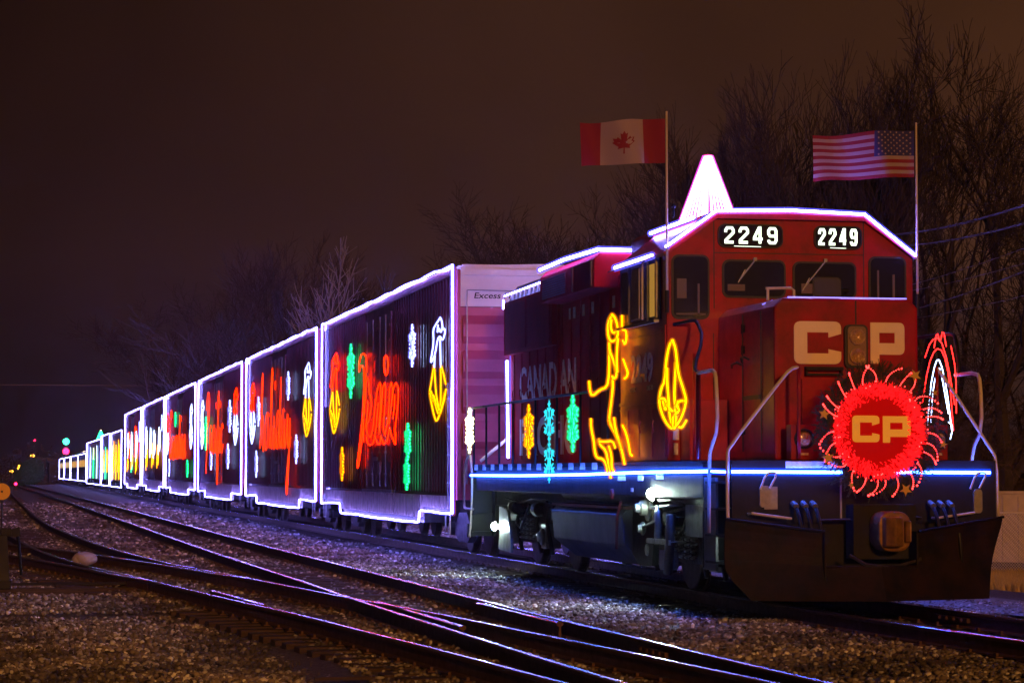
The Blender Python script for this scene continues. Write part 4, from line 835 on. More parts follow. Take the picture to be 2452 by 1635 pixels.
m=MB(); m.tube([(8.44,42.0,4.52),(8.44,38.3,4.54)],.012,6); m.tube([(8.43,42.06,4.45),(8.43,42.06,4.30)],.014,6); m.tube([(8.50,42.08,3.42),(8.52,42.08,1.75)],.018,6); m.tube([(8.6,42.12,1.9),(8.6,42.12,4.35),(8.8,42.12,4.6),(10.15,42.12,4.6),(10.38,42.12,4.35),(10.38,42.12,1.9)],.018,6)  # the arch across the hood rear is unseen, added to light the boxcar end
part(m,'outline_light','Lwhite',hood)
# wide middle box and exhaust box behind cab
b1=H_(34.4,38.0,8.20,10.76,4.12,4.62,'dynamic_brake_box','redmatte',c=.10)
m=MB()
for k in range(9): m.box(8.185,8.199,36.2,37.8,4.17+k*.035,4.19+k*.035)
m.box(8.18,8.1995,34.5,34.55,4.15,4.5); m.box(8.185,8.1995,35.7,35.74,4.15,4.5); part(m,'grille','redbox',b1)
b2=H_(32.0,33.2,8.44,10.52,4.0,4.72,'exhaust_box',c=.08)
part(MB().box(9.2,9.75,32.9,33.0,4.72,4.8),'exhaust_stack','under',b2)
m=MB(); m.tube([(8.18,37.95,4.64),(8.18,36.2,4.66),(8.28,34.42,4.66)],.02,6); m.tube([(8.28,34.38,4.65),(8.9,34.36,4.65)],.02,6); part(m,'outline_light','Lblue',b1)
# deck rope light round the front corner and along the side
m=MB(); m.tube([(7.875,42.1,1.455),(7.875,38,1.455),(7.875,34,1.475),(7.875,30,1.51),(7.875,27.5,1.52)],.017,6); m.tube([(7.90,27.4,1.52),(7.90,26.74,1.51)],.014,6); m.tube([(7.92,26.67,1.515),(8.9,26.67,1.51),(9.2,26.67,1.51)],.016,6); m.tube([(9.85,26.67,1.51),(10.95,26.67,1.505)],.016,6)
part(m,'deck_light','Ldeck')
m=MB(); m.tube([(11.085,26.9,1.51),(11.085,34,1.5),(11.085,42.1,1.46)],.017,6); part(m,'deck_light','Ldeck')
m=MB(); m.tube([(11.16,29.8,4.17),(11.16,31.7,4.17)],.018,6); m.tube([(10.8,34.4,4.64),(10.8,37.95,4.64)],.018,6); part(m,'outline_light','Lwhite')
# tank, reservoirs, air pipes
m=MB(); m.prism([(8.05,1.02),(7.98,.95),(8.02,.55),(8.35,.28),(10.6,.28),(10.93,.55),(10.97,.95),(10.9,1.02)],'Y',31.95,36.2); part(m,'fuel_tank','grey',bevel=.02)
m=MB(); m.box(8.0,10.95,31.9,36.25,1.021,1.06); part(m,'tank_lip','redbox')
for x in(8.2,10.75): part(MB().lathe((x,32.3,1.24),(0,1,0),[(0,.0),(.03,.12),(.1,.145),(3.6,.145),(3.7,.12),(3.73,0)],20),'air_reservoir','grey',smooth=True)
m=MB()
for y in(32.5,33.6,34.8,35.8): m.tube([(8.0,y,1.22),(8.05,y,1.40)],.02,6)
m.tube([(7.96,31.9,1.12),(7.96,32.1,.9),(7.98,32.2,.5)],.02,6); m.lathe((7.93,32.2,1.22),(-1,0,0),[(0,.07),(.03,.07),(.04,.05)],14); part(m,'piping','redbox')
m=MB(); m.prism([(31.9,1.18),(31.9,.45),(31.5,.30),(30.9,.32),(30.75,1.0),(31.0,1.18)],'X',8.12,8.2); part(m,'side_skirt','black')
# trucks
def loco_truck(yc):
    fr=MB()
    for s in(-1,1):
        x=LX+s*1.16; a,b=x-.06,x+.06
        fr.prism([(yc-1.75,1.02),(yc-1.75,.80),(yc-1.45,.70),(yc-1.15,.72),(yc-.95,.50),(yc-.75,.40),(yc+.75,.40),(yc+.95,.50),(yc+1.15,.72),(yc+1.45,.70),(yc+1.75,.80),(yc+1.75,1.02),(yc+1.2,1.06),(yc+.7,.84),(yc-.7,.84),(yc-1.2,1.06)],'X',a,b)
    fr.box(LX-1.1,LX+1.1,yc-.3,yc+.3,.55,.92)
    o=part(fr,'truck','under',bevel=.02)
    for s in(-1,1):
        x=LX+s*1.16; j=MB()
        for k in(-1.38,1.38): j.box(x-.13,x+.11,yc+k-.17,yc+k+.17,.34,.72); j.lathe((x+s*.12,yc+k,.52),(s,0,0),[(-.05,.13),(.05,.13),(.07,.08),(.10,.075),(.11,0)],16)
        j.build('journal_box',M['silver'],o,bevel=.015)
        sp_=MB()
        for k in(-.42,-.14,.14,.42):
            hp=[(x+s*.07+.055*math.cos(t*.9),yc+k+.055*math.sin(t*.9),.44+t*.0105) for t in range(36)]; sp_.tube(hp,.014,5)
        sp_.build('spring',M['silver'],o)
        c=MB()
        for k in(-.85,.85): c.lathe((x+s*.10,yc+k-.2,.93),(0,1,0),[(0,.06),(.02,.11),(.30,.11),(.32,.07),(.42,.03),(.62,.028)],16)
        for k in(-.75,.75,-1.55,1.55): c.tube([(x+s*.05,yc+k,.98),(x+s*.10,yc+k+.02,.7),(x+s*.03,yc+k-.05,.25)],.035,8)
        c.tube([(x+s*.12,yc-1.6,1.06),(x+s*.14,yc-.6,1.10),(x+s*.12,yc+.5,1.02),(x+s*.14,yc+1.5,1.08)],.02,6); c.tube([(x+s*.14,yc-.4,1.0),(x+s*.17,yc-.1,.75),(x+s*.14,yc+.3,.62),(x+s*.1,yc+.9,.7)],.022,6)
        c.build('brake_rigging',M['under'],o,smooth=False)
    for k in(-1.38,1.38): axle(yc+k,LX,.51).build('wheel_set',M['wheel'],o)
    return o
loco_truck(29.75); loco_truck(39.1)
# brake gear in the lamp light on the near side of the front truck
fgx=7.98
part(MB().lathe((8.05,30.72,1.06),(-1,0,0),[(0,.16),(.02,.17),(.04,.17),(.06,.10),(.13,.095),(.15,.06),(.20,.05),(.21,0)],22),'brake_cylinder','steel')
part(MB().tube([(fgx,30.5,1.06),(fgx,29.6,1.10),(fgx,29.0,1.13)],.022,8).tube([(fgx,30.3,1.22),(fgx,30.0,1.16),(fgx,29.5,1.17),(fgx,28.9,1.12)],.018,8),'brake_pipe','steel',smooth=True)
part(MB().tube([(fgx,30.02,1.08),(fgx-.02,29.98,.98),(fgx-.02,30.0,.62)],.05,10),'swing_hanger','steel',smooth=True)
part(MB().tube([(fgx-.03,29.36,1.0),(fgx-.03,29.42,.6),(fgx-.03,29.5,.28)],.058,10),'swing_hanger','wheel',smooth=True)
m=MB()
for k in range(7): m.box(fgx-.06,fgx+.16,29.35+k*.15,29.45+k*.15,.66,.675)
m.box(fgx-.065,fgx-.045,29.3,30.4,.63,.69); part(m,'truck_step','silver')
part(MB().lathe((8.0,30.78,.80),(-1,0,0),[(0,.05),(.02,.085),(.05,.085),(.06,.05),(.10,.045)],16),'slack_adjuster','steel')
part(MB().tube(smoothpath([(fgx,30.1,.92),(fgx-.02,30.4,.86),(fgx-.02,30.65,.83),(fgx-.02,30.8,.80)],1),.02,7),'brake_hose','under')
part(MB().prism(rrect(29.55,29.85,.32,.56,.06),'X',7.93,8.1),'journal_cover','steel',bevel=.01)
part(MB().box(8.02,8.06,28.1,28.95,.75,1.12),'gusset_plate','steel')
part(MB().prism([(40.5,.25),(39.5,.22),(39.55,.5),(39.8,.9),(40.45,.95)],'X',8.04,8.08),'gusset_plate','steel')
# work lamps under the frame
def lamp(loc,r,name,mm='Lwork'):
    h=part(MB().lathe((loc[0]+.05,loc[1],loc[2]),(-1,0,0),[(0,r*.6),(.03,r*1.3),(.05,r*1.35)],14),name,'silver')
    MB().ball(loc,r,12,8).build('bulb',M[mm],h,smooth=True)
lamp((7.93,30.16,1.24),.072,'work_lamp'); lamp((7.99,40.55,.62),.065,'work_lamp'); lamp((8.05,26.95,.72),.028,'step_lamp','Lsmall')
# black stepwell side sheet catching the lamp
m=MB(); m.box(7.95,8.25,27.86,27.875,.42,1.6); m.box(7.93,7.96,27.35,27.86,.40,1.45); part(m,'side_sheet','grey')
# air brake cylinder by the step, coupler
m=MB(); m.prism(rrect(9.43,9.80,.64,1.08,.13,3),'Y',26.12,26.45); cpl=part(m,'coupler','coupler',bevel=.03)
MB().prism([(9.46,26.2),(9.47,26.02),(9.56,25.95),(9.66,25.99),(9.68,26.12),(9.60,26.2)],'Z',.70,1.02).prism([(9.70,26.2),(9.72,26.08),(9.78,26.05),(9.80,26.2)],'Z',.74,.98).build('knuckle',M['coupler'],cpl,bevel=.02)
MB().box(9.25,9.98,26.45,26.7,.55,1.15).build('draft_box',M['black'],cpl)
m=MB(); m.tube([(8.9,26.62,.98),(9.3,26.55,.99),(9.9,26.55,1.02),(10.1,26.6,1.0)],.015,5); m.tube([(9.15,26.3,.6),(9.3,26.2,.5),(9.6,26.2,.46),(9.95,26.25,.55),(10.0,26.5,.8)],.02,6); part(m,'uncoupling_lever','under')
for x0 in(8.62,10.22):
    for k in range(3):
        x=x0+k*.11; h=MB().tube(smoothpath([(x,26.64,1.16),(x,26.5,1.10),(x+.02,26.38,.85),(x+.05,26.40,.55),(x+.08,26.45,.45)],2),.022,7); o=part(h,'air_hose','gasket',smooth=True)
        MB().cyl((x,26.66,1.17),(x,26.53,1.13),.032,8).build('hose_fitting',M['silver'],o)
m=MB(); m.box(9.18,9.2,26.69,26.699,.97,1.45); m.box(8.30,8.45,26.685,26.699,1.1,1.35); m.prism(rrect(8.24,8.36,1.12,1.36,.04),'Y',26.66,26.69); m.prism(rrect(10.75,10.85,1.05,1.32,.04),'Y',26.66,26.69); part(m,'pilot_bracket','silver')
for sx,s in((8.10,1),(10.70,-1)):
    part(MB().tube([(sx,26.66,1.05),(sx,26.52,1.06),(sx+s*.45,26.50,1.0),(sx+s*.45,26.66,1.0)],.014,6),'grab_iron','rail_white')
# small bent rails beside the deck light
for x in(8.32,10.78):
    part(MB().tube(smoothpath([(x-.09,26.62,1.32),(x-.03,26.6,1.49),(x+.05,26.6,1.51),(x+.10,26.6,1.49),(x+.02,26.62,1.33)],1),.012,6),'grab_iron','rail_white')
# plow
def plow():
    prof=[(0,.99),(-.02,.85),(.02,.65),(.0,.45),(-.06,.28),(-.16,.16),(-.20,.11)]
    xs=[7.83,8.0,8.3,8.6,8.84]; v=[];m=MB()
    def yy(x): return 26.02+.42*abs(x-9.45)/1.6
    def xx(x,z):
        t=max(0,min(1,(.95-z)/.85)); e=abs(x-9.45)/1.6
        return 9.45+(x-9.45)*(1-.15*t*e) if x>9.45 else 9.45+(x-9.45)*(1-.15*max(0,(.4-z)/.3)*e)
    def sheet(x0,x1,zt0,zt1,n=8,rows=9):
        for th in(0,.03):
            vs=[]
            for j in range(rows):
                for i in range(n):
                    x=x0+(x1-x0)*i/(n-1); zt=zt0+(zt1-zt0)*i/(n-1); z=zt+(.11-zt)*j/(rows-1)
                    vs.append((xx(x,z),yy(x)+.10*math.sin((z-.11)/.9*2.6)*1-.12*(1-min(1,z/.5))+th,z))
            m.add(vs,[(j*n+i,j*n+i+1,(j+1)*n+i+1,(j+1)*n+i) for j in range(rows-1) for i in range(n-1)])
    sheet(7.80,8.84,1.0,.86); sheet(8.84,9.90,.475,.475); sheet(9.90,11.02,.86,1.01)
    for x0,x1,a,b in((7.80,8.84,1.0,.86),(9.90,11.02,.86,1.01)): m.tube([(x0,yy(x0)+.03,a),(x1,yy(x1)+.03,b)],.016,6)
    m.tube([(8.84,yy(8.84)+.05,.475),(9.90,yy(9.9)+.05,.475)],.014,6); m.box(8.83,8.85,26.2,26.7,.12,.86); m.box(9.89,9.91,26.2,26.7,.12,.86)
    return m
part(plow(),'plow',mat('plow_steel',(.004,.003,.003),.6,spec=.25,var=.5,vscale=3.5,bump=.25,bscale=9,col2=(.022,.009,.005)),smooth=False,fix=False)
# handrails
def rail(pts,name='handrail',mm='rail_white',r=.021,k=1): return part(MB().tube(smoothpath(pts,k),r,8),name,mm,smooth=True)
rail([(8.72,26.74,2.68),(8.62,26.72,2.66),(8.48,26.72,2.50),(7.90,26.72,1.78),(7.885,26.72,1.70),(7.885,26.72,1.02),(7.90,26.72,.96),(7.99,26.72,.935)])
rail([(10.35,26.74,2.68),(10.44,26.72,2.56),(10.96,26.72,1.80),(11.05,26.72,1.66),(11.06,26.72,1.0)])
rail([(7.90,27.95,2.655),(7.90,27.55,2.66),(7.90,27.28,2.66),(7.90,27.20,2.55),(7.90,27.14,2.0),(7.90,27.46,1.76),(7.90,27.50,1.6),(7.90,27.52,.82)],r=.023)
rail([(11.05,27.95,2.655),(11.05,27.28,2.66),(11.05,27.18,2.55),(11.05,27.14,2.0),(11.05,27.46,1.76),(11.05,27.5,1.3)],r=.023)
rail([(8.0,29.38,3.30),(8.18,29.2,3.34),(8.21,29.1,3.33),(8.15,28.6,3.10),(7.92,28.2,2.72),(7.90,27.95,2.655)],mm='black')
rail([(11.05,29.38,3.16),(11.05,28.1,3.16),(11.05,27.9,3.1),(11.05,27.8,2.64)],mm='black')
rail([(8.72,26.74,2.70),(8.72,26.74,1.66)],mm='red'); rail([(10.35,26.74,2.70),(10.35,26.74,1.66)],mm='red'); rail([(7.99,28.4,2.9),(7.99,28.4,1.66)],mm='red',r=.028)
rail([(7.91,27.98,2.64),(7.91,27.98,1.66)],mm='red',r=.03)
rail([(7.91,42.15,2.60),(7.91,38,2.61),(7.91,34.0,2.61),(7.91,32.0,2.61)],mm='black')
for y in(42.0,40.9,39.8,38.7,37.0,35.5,34.0,32.4): rail([(7.91,y,2.60),(7.91,y,1.6)],'stanchion','black',.018,0)
rail([(7.91,42.2,2.60),(7.91,42.35,2.45),(7.91,42.38,1.85),(7.91,42.9,1.62),(7.91,42.95,.95),(7.91,42.85,.88),(7.91,42.1,.88)])
rail([(7.91,42.35,1.80),(7.91,42.15,1.45),(7.91,42.25,.75),(7.91,42.4,.4)],r=.02)
rail([(8.1,42.4,1.7),(9.2,42.4,2.6)],r=.03)
rail([(11.05,42.15,2.60),(11.05,32.0,2.61)],mm='black')
# ---------------- things on the locomotive
def simple_light(paths,name,m,label,X,r=.02,loc=None):
    cs=[q for p in paths for q in p]; c=(X,sum(q[0] for q in cs)/len(cs),min(q[1] for q in cs)); b=MB()
    for p in paths: b.tube([(X,q[0],q[1]) for q in smoothpath([(a,d,0) for a,d in p],1)],r,5)
    o=b.build(name,m,None,smooth=True,loc=c); return tag(o,label,'light decoration')
simple_light(TR['deer'],'light_reindeer',M['Lamb'],'golden reindeer outline of rope light on the locomotive side',7.84,.0135)
simple_light(TR['bell0'],'light_bell',M['Lyel'],'yellow bell of rope light hanging at the cab corner',7.84,.012)
flake((7.87,37.3,2.13),.82,.75,M['Lamb'],'amber light snowflake on the locomotive handrail','snowflakes of light on the locomotive railing',.016)
flake((7.87,35.85,2.25),.62,.8,M['Lteal'],'upper teal light snowflake on the locomotive handrail','snowflakes of light on the locomotive railing',.014)
flake((7.87,35.85,1.66),.62,.8,M['Lteal'],'lower teal light snowflake on the locomotive handrail','snowflakes of light on the locomotive railing',.014)
flake((7.87,34.3,2.19),.80,.72,M['Lgrn'],'green light snowflake next to the reindeer','snowflakes of light on the locomotive railing',.018)
flake((7.86,42.15,2.22),.78,.75,M['Lcream'],'warm white light snowflake on the rear railing of the locomotive','snowflakes of light on the locomotive railing',.035)
# striped light arch behind the far front railing
ar=empty('light_candy_cane',(11.0,27.9,1.9),'red and white cane-shaped lights on the far front railing','light decoration')
rp=[[(28.9,2.35),(28.7,2.8),(28.45,3.0),(28.2,2.95),(28.0,2.6),(27.9,2.0)],[(28.8,2.9),(28.6,3.1),(28.3,3.12),(28.05,2.8),(27.85,2.3)],[(28.5,3.0),(28.4,3.2),(28.3,3.05),(28.2,3.22),(28.1,3.0)],[(27.95,3.0),(27.8,2.7),(27.8,2.2)]]
wp=[[(28.75,2.0),(28.65,2.5),(28.45,2.85),(28.3,2.85),(28.1,2.5),(27.95,2.0)],[(28.65,2.0),(28.55,2.5),(28.4,2.75),(28.3,2.75),(28.05,2.2)],[(28.4,2.0),(28.45,2.2)],[(28.0,1.9),(27.9,2.05),(28.05,2.1)]]
ropes(rp,.006,'red_tube',M['Lsignred'],ar,lambda q:(11.0,q[0],q[1])); ropes(wp,.006,'white_tube',M['Lflake'],ar,lambda q:(11.0,q[0],q[1]))
# roof light cone
lc=empty('light_tree',(9.48,33.0,4.74),'tall white and pink cone tree of lights standing on the locomotive roof','light tree')
m=MB(); b0,b1_,hh=.42,.055,.98
for k in range(40):
    a=2*math.pi*k/40; p=[(9.48+(b0+(b1_-b0)*t)*math.cos(a),33+(b0+(b1_-b0)*t)*math.sin(a),4.86+hh*t) for t in(0,.25,.5,.75,1)]; m.tube(p,.009,4)
part(m,'cone_strand','Lcone',lc)
m=MB(); m.tube([(9.48+b0*math.cos(t*.26),33+b0*math.sin(t*.26),4.86) for t in range(24)],.016,5,closed=True); m.tube([(9.48+b1_*math.cos(t*1.05),33+b1_*math.sin(t*1.05),4.86+hh) for t in range(6)],.012,5,closed=True); part(m,'hoop','Lred',lc)
part(MB().tube([(9.48,33,4.72),(9.48,33,4.86+hh)],.02,6).box(9.2,9.76,32.72,33.2,4.725,4.75),'pole','silver',lc)
# flags on poles
def flagpole(x,z0,z1,label,cat='flag pole'):
    r=empty('flag_pole',(x,29.33,z0),label,cat,'flag poles on the cab corners'); MB().tube([(x,29.33,z0),(x+.0,29.33,z1)],[.017,.013],8).ball((x,29.33,z1),.016,8,5).build('pole',M['rail_white'],r,smooth=True)
    MB().tube([(x,29.33,z0-.05),(x,29.33,z0+.22)],.026,8).build('socket',M['gasket'],r); return r
def cloth(x,zt,w,h,nx,nz,fn,droop=.05,amp=.045,ph=0):
    # fn(i,j)->material index ; flag streams away to the left
    v=[];f=[];mi=[]
    def P(s,t,off=0):
        y=29.33+amp*math.sin(s*9+ph+t*1.2)*min(1,s*4)+off+.22*s; z=zt-t*h-droop*s*s*h*2+.02*math.sin(s*7+t*2)*s
        return (x-.02-s*w*.985,y,z)
    for j in range(nz+1):
        for i in range(nx+1): v.append(P(i/nx,j/nz))
    for j in range(nz):
        for i in range(nx): f.append((j*(nx+1)+i,j*(nx+1)+i+1,(j+1)*(nx+1)+i+1,(j+1)*(nx+1)+i)); mi.append(fn(i/nx,(j+.5)/nz,j))
    return v,f,mi,P
fl=flagpole(7.905,3.49,5.88,'left flag pole on the cab corner')
v,f,mi,P=cloth(7.905,5.80,1.02,.54,40,12,lambda s,t,j:0 if (s<.25 or s>=.75) else 1,droop=.05,amp=.075)
MAPLE=[(0,1),(.10,.80),(.22,.86),(.16,.45),(.36,.66),(.41,.55),(.62,.60),(.54,.38),(.64,.32),(.30,.03),(.34,-.10),(.03,-.05),(.04,-.42),(-.04,-.42),(-.03,-.05),(-.34,-.10),(-.30,.03),(-.64,.32),(-.54,.38),(-.62,.60),(-.41,.55),(-.36,.66),(-.16,.45),(-.22,.86),(-.10,.80)]
k=len(v)
for off in(-.006,.006):
    base=len(v); v.append(P(.5,.52,off)); 
    for a,b in MAPLE: v.append(P(.5+a*.20,.52-(b-.25)*.36,off))
    n=len(MAPLE)
    for i in range(n): f.append((base,base+1+i,base+1+(i+1)%n)); mi.append(0)
me=MB(); me.v=v;me.f=f;me.mi=mi; fo=me.build('flag',[M['flag_red'],M['flag_white']],None,smooth=True,fix=False,loc=(7.905,29.33,5.26))
tag(fo,'Canadian maple leaf flag streaming from the left pole','flag','flags on the locomotive')
fr=flagpole(11.11,3.49,5.83,'right flag pole on the cab corner')
v,f,mi,P=cloth(11.10,5.74,1.28,.58,52,26,lambda s,t,j:2 if (s<.4 and j<14) else (0 if (j//2)%2==0 else 1),droop=.07,amp=.075,ph=1.2)
for r_ in range(9):
    for c_ in range(6 if r_%2==0 else 5):
        s=.035+(c_+(0 if r_%2==0 else .5))*.066; t=.035+r_*.058
        for off in(-.007,.007):
            b=len(v); v.append(P(s,t,off))
            for q in range(10):
                a=math.pi/2+q*math.pi/5; rr=(.013 if q%2==0 else .0055); v.append(P(s+rr*math.cos(a),t-rr*math.sin(a)*2.2,off))
            for q in range(10): f.append((b,b+1+q,b+1+(q+1)%10)); mi.append(1)
me=MB(); me.v=v;me.f=f;me.mi=mi; fo=me.build('flag',[M['flag_red'],M['flag_white'],M['flag_blue']],None,smooth=True,fix=False,loc=(11.11,29.33,5.2))
tag(fo,'striped American flag streaming from the right pole','flag','flags on the locomotive')
# wreath
WX,WY,WZ=9.53,26.42,1.965
wr=empty('wreath',(WX,WY,WZ),'large red-lit fir wreath with gold stars and CP letters on the front','wreath')
part(MB().lathe((WX,WY,WZ),(0,-1,0),[(-.03,.0),(-.03,.50),(.0,.50),(.015,.40),(.02,0)],48),'disc',glow('backlit_red_disc',(1,.0,.0),.30),wr,smooth=False)  # disc made to glow in place of the red light falling on it
m=MB()
for k in range(1500):
    a=random.uniform(0,6.283); r0=random.uniform(.56,.70); c=Vector((WX+r0*math.cos(a),WY+random.uniform(-.10,.06),WZ+r0*1.0*math.sin(a)))
    d=Vector((math.cos(a)*random.uniform(-.5,1)+random.uniform(-.6,.6),random.uniform(-.8,.2),math.sin(a)*random.uniform(-.5,1)+random.uniform(-.6,.6))).normalized(); ln=random.uniform(.07,.15)
    u=d.orthogonal().normalized(); w=d.cross(u)
    m.tube([c,c+d*ln],.003,3)
    for q in range(7):
        t=.15+.85*q/7
        for sg in(0,2.1,4.2):
            s_=(u*math.cos(sg+q)+w*math.sin(sg+q)); p=c+d*ln*t; e_=p+(d*.7+s_)*.024; m.add([p-w*.0022,p+w*.0022,e_],[(0,1,2)])
part(m,'garland','needle',wr,fix=False)
m=MB()
for k in range(1600):
    a=random.uniform(0,6.283); r0=random.triangular(.33,.53,.50); c=Vector((WX+r0*math.cos(a),WY-.022,WZ+r0*math.sin(a))); r1=r0+random.uniform(.02,.07); a2=a+random.uniform(-.08,.08)
    e_=Vector((WX+r1*math.cos(a2),WY-.04-random.uniform(0,.05),WZ+r1*math.sin(a2))); t=Vector((-math.sin(a),0,math.cos(a)))*.009; m.add([c-t,c+t,e_],[(0,1,2)])
part(m,'fringe','Lfringe',wr,fix=False)
m=MB()
for k in range(26):
    a=2*math.pi*k/26+random.uniform(-.06,.06); tw=random.uniform(.05,.30)*(1 if random.random()<.85 else -1)
    for j in range(10):
        t=j/9; r_=.55+.18*t; aa=a-tw*t*t; m.ball((WX+r_*math.cos(aa),WY-.11-.03*math.sin(t*3),WZ+r_*math.sin(aa)),.0075+.004*(j>7),6,4)
part(m,'light_strand','Lbead',wr,smooth=True)
m=MB()
for k in range(46):
    a=random.uniform(0,6.283); rr=random.uniform(.47,.58); m.ball((WX+rr*math.cos(a),WY-.10,WZ+rr*math.sin(a)),.008,5,3)
part(m,'rim_light','Lbead',wr)
for ang,rr,sz in((58,.72,.075),(35,.74,.045),(165,.70,.07),(205,.70,.075),(238,.70,.04),(292,.70,.075),(-12,.72,.05)):
    a=math.radians(ang); cx,cz=WX+rr*math.cos(a),WZ+rr*math.sin(a); o=random.uniform(0,1)
    pts=[(cx+(sz if q%2==0 else sz*.42)*math.cos(o+q*math.pi/5),cz+(sz if q%2==0 else sz*.42)*math.sin(o+q*math.pi/5)) for q in range(10)]
    part(MB().prism(pts,'Y',WY-.165,WY-.157),'star','gold',wr)
shape(LC,'letter_C',M['Lamberletter'],wr,(9.225,WY-.022,1.84),(1,0,0),(0,0,1),.315,.295,.006)
shape(LP,'letter_P',M['Lamberletter'],wr,(9.58,WY-.022,1.835),(1,0,0),(0,0,1),.325,.295,.006)
# ================================================================ bare trees
def treemesh(seed,h,spread=.45,levels=5,trunk=.16,up=.25,first=.25,nb=(3,4),rmin=.006):
    r=random.Random(seed); T=MB(); B=MB()
    def grow(p,d,ln,rad,lv,out):
        n=4 if lv<2 else 3 if lv<4 else 2; pts=[p]; rr=[rad]; q=Vector(p); dd=d.copy()
        for i in range(n):
            dd=(dd+Vector((r.gauss(0,.13),r.gauss(0,.13),r.gauss(0,.08)+up*.25))).normalized(); q=q+dd*ln/n; pts.append(q.copy()); rr.append(max(rmin*.6,rad*(1-.62*(i+1)/n)))
        (T if lv==0 else B).tube(pts,rr,6 if lv<2 else 4 if lv<3 else 3)
        if lv>=levels: return
        k=r.randint(*nb)+(2 if lv==0 else 0)+(1 if lv>=2 else 0)
        for j in range(k):
            t=first+(1-first)*(j+r.random()*.8)/k if lv==0 else .25+.75*(j+.6)/k
            f=min(.999,t)*n; i=int(f); c=Vector(pts[i]).lerp(pts[i+1],f-i); a=r.uniform(0,6.283)
            s=spread*r.uniform(.7,1.35); u=dd.orthogonal().normalized(); w=dd.cross(u)
            nd=(dd*math.cos(s)+(u*math.cos(a)+w*math.sin(a))*math.sin(s)).normalized(); 
            grow(c,nd,ln*r.uniform(.52,.78)*(1.0-.12*t),max(rmin,rr[i]*.55),lv+1,out)
        if lv<levels: grow(pts[-1],dd,ln*.60,rr[-1],lv+1,out)
    grow(Vector((0,0,-.3)),Vector((0,0,1)),h*.42,trunk,0,None)
    return T,B
VAR=[]
for i,(sd,sp,tr,up,nb) in enumerate(((1,.60,.20,.30,(2,3)),(2,.50,.18,.45,(2,4)),(3,.70,.20,.2,(3,4)),(4,.52,.14,.45,(2,4)),(5,.80,.13,.1,(3,5)),(9,.55,.20,.3,(2,3)))):
    T,B=treemesh(sd,10,sp,5 if i<5 else 4,tr,up,.22 if i!=4 else .08,nb,rmin=.009 if i<5 else .022)
    zt=max(v[2] for v in T.v+B.v)
    o1=T.build('trunk',M['bark'],None,fix=False); o2=B.build('crown',M['bark'],None,fix=False); VAR.append((o1.data,o2.data,zt))
    bpy.data.objects.remove(o1); bpy.data.objects.remove(o2)
def tree(i,x,y,htop,label,group,rot=0,wide=1,mt=None,z0=None):
    me1,me2,zt=VAR[i]; z=gz(x,y) if z0 is None else z0; s=(htop-z)/zt
    root=empty('bare_tree',(x,y,z),label,'tree',group); root.rotation_euler=(0,0,rot); root.scale=(s*wide,s*wide,s)
    for nm,me in(('trunk',me1),('crown',me2)):
        if mt: me=me.copy(); me.materials.clear(); me.materials.append(M[mt])
        o=bpy.data.objects.new(nm,me); COL.objects.link(o); o.parent=root
def px(x,y,Y):  # world X at distance Y for a measured bearing; height for a measured elevation
    d=Y/ (math.cos(YAW)-math.sin(YAW)*(x-1226)/6000); t=(x-1226)/6000
    k=Y/(math.cos(YAW)*1.0-math.sin(YAW)*t); return k*(math.sin(YAW)+math.cos(YAW)*t), H+(1130-y)/6000*k
TR_=[ # pixel x, pixel top y, distance, variant, rot, wide
(455,600+0,125,2,.3,1.5,'low dark bare tree at the far left of the tree line'),
(560,640,110,0,1.3,1.5,'dark bare tree left of the violet-lit ones'),
(655,590,88,2,2.2,1.25,'violet-lit bare tree with wide branches above the second boxcar'),
(742,618,84,0,4.0,1.0,'violet-lit bare tree just left of the pale forked one'),
(985,625,80,3,.9,1.1,'small violet-lit tree above the nearest boxcar roof'),
(700,560,100,1,5.1,1.2,'darker bare tree standing behind the violet-lit pair'),
(1230,520,105,3,.4,1.4,'dark bare tree rising behind the white boxcar end'),
(1330,500,100,1,1.9,1.3,'dark bare tree above the rear of the locomotive hood'),
(1430,440,100,2,2.5,1.1,'dark bare tree under the Canadian flag'),
(1540,420,90,0,3.1,1.0,'bare tree right behind the left flag pole'),
(1640,330,85,1,.2,1.0,'bare tree rising behind the roof light cone'),
(1750,180,80,3,1.2,1.0,'tall thin bare tree right of the light cone'),
(1850,230,82,1,2.8,1.0,'bare tree above the left number board'),
(1960,160,80,0,.7,.9,'tall bare tree over the cab roof'),
(2050,130,78,1,4.4,.95,'tall bare tree behind the American flag'),
(2165,70,76,3,5.5,.95,'very tall bare tree left of the right flag pole'),
(2265,75,74,0,1.0,.9,'dark tall tree just right of the right flag pole'),
(2345,200,80,1,2.1,1.0,'bare tree between the right pole and the frame edge'),
(2400,-40,74,0,3.6,.9,'nearest tall tree at the top right corner, with thick dark limbs'),
(2460,130,76,2,5.2,1.0,'bare tree cut off by the right edge of the picture'),
]
for i,(x,y,Yd,v,r,w,l_) in enumerate(TR_):
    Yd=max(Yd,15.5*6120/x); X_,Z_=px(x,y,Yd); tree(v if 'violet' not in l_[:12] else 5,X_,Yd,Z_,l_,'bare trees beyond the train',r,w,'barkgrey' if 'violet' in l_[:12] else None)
X_,Z_=px(852,553,105); tree(5,X_,105,Z_,'pale forked tree lit violet-white above the nearest boxcar','bare trees beyond the train',.6,.9,'barkpale')
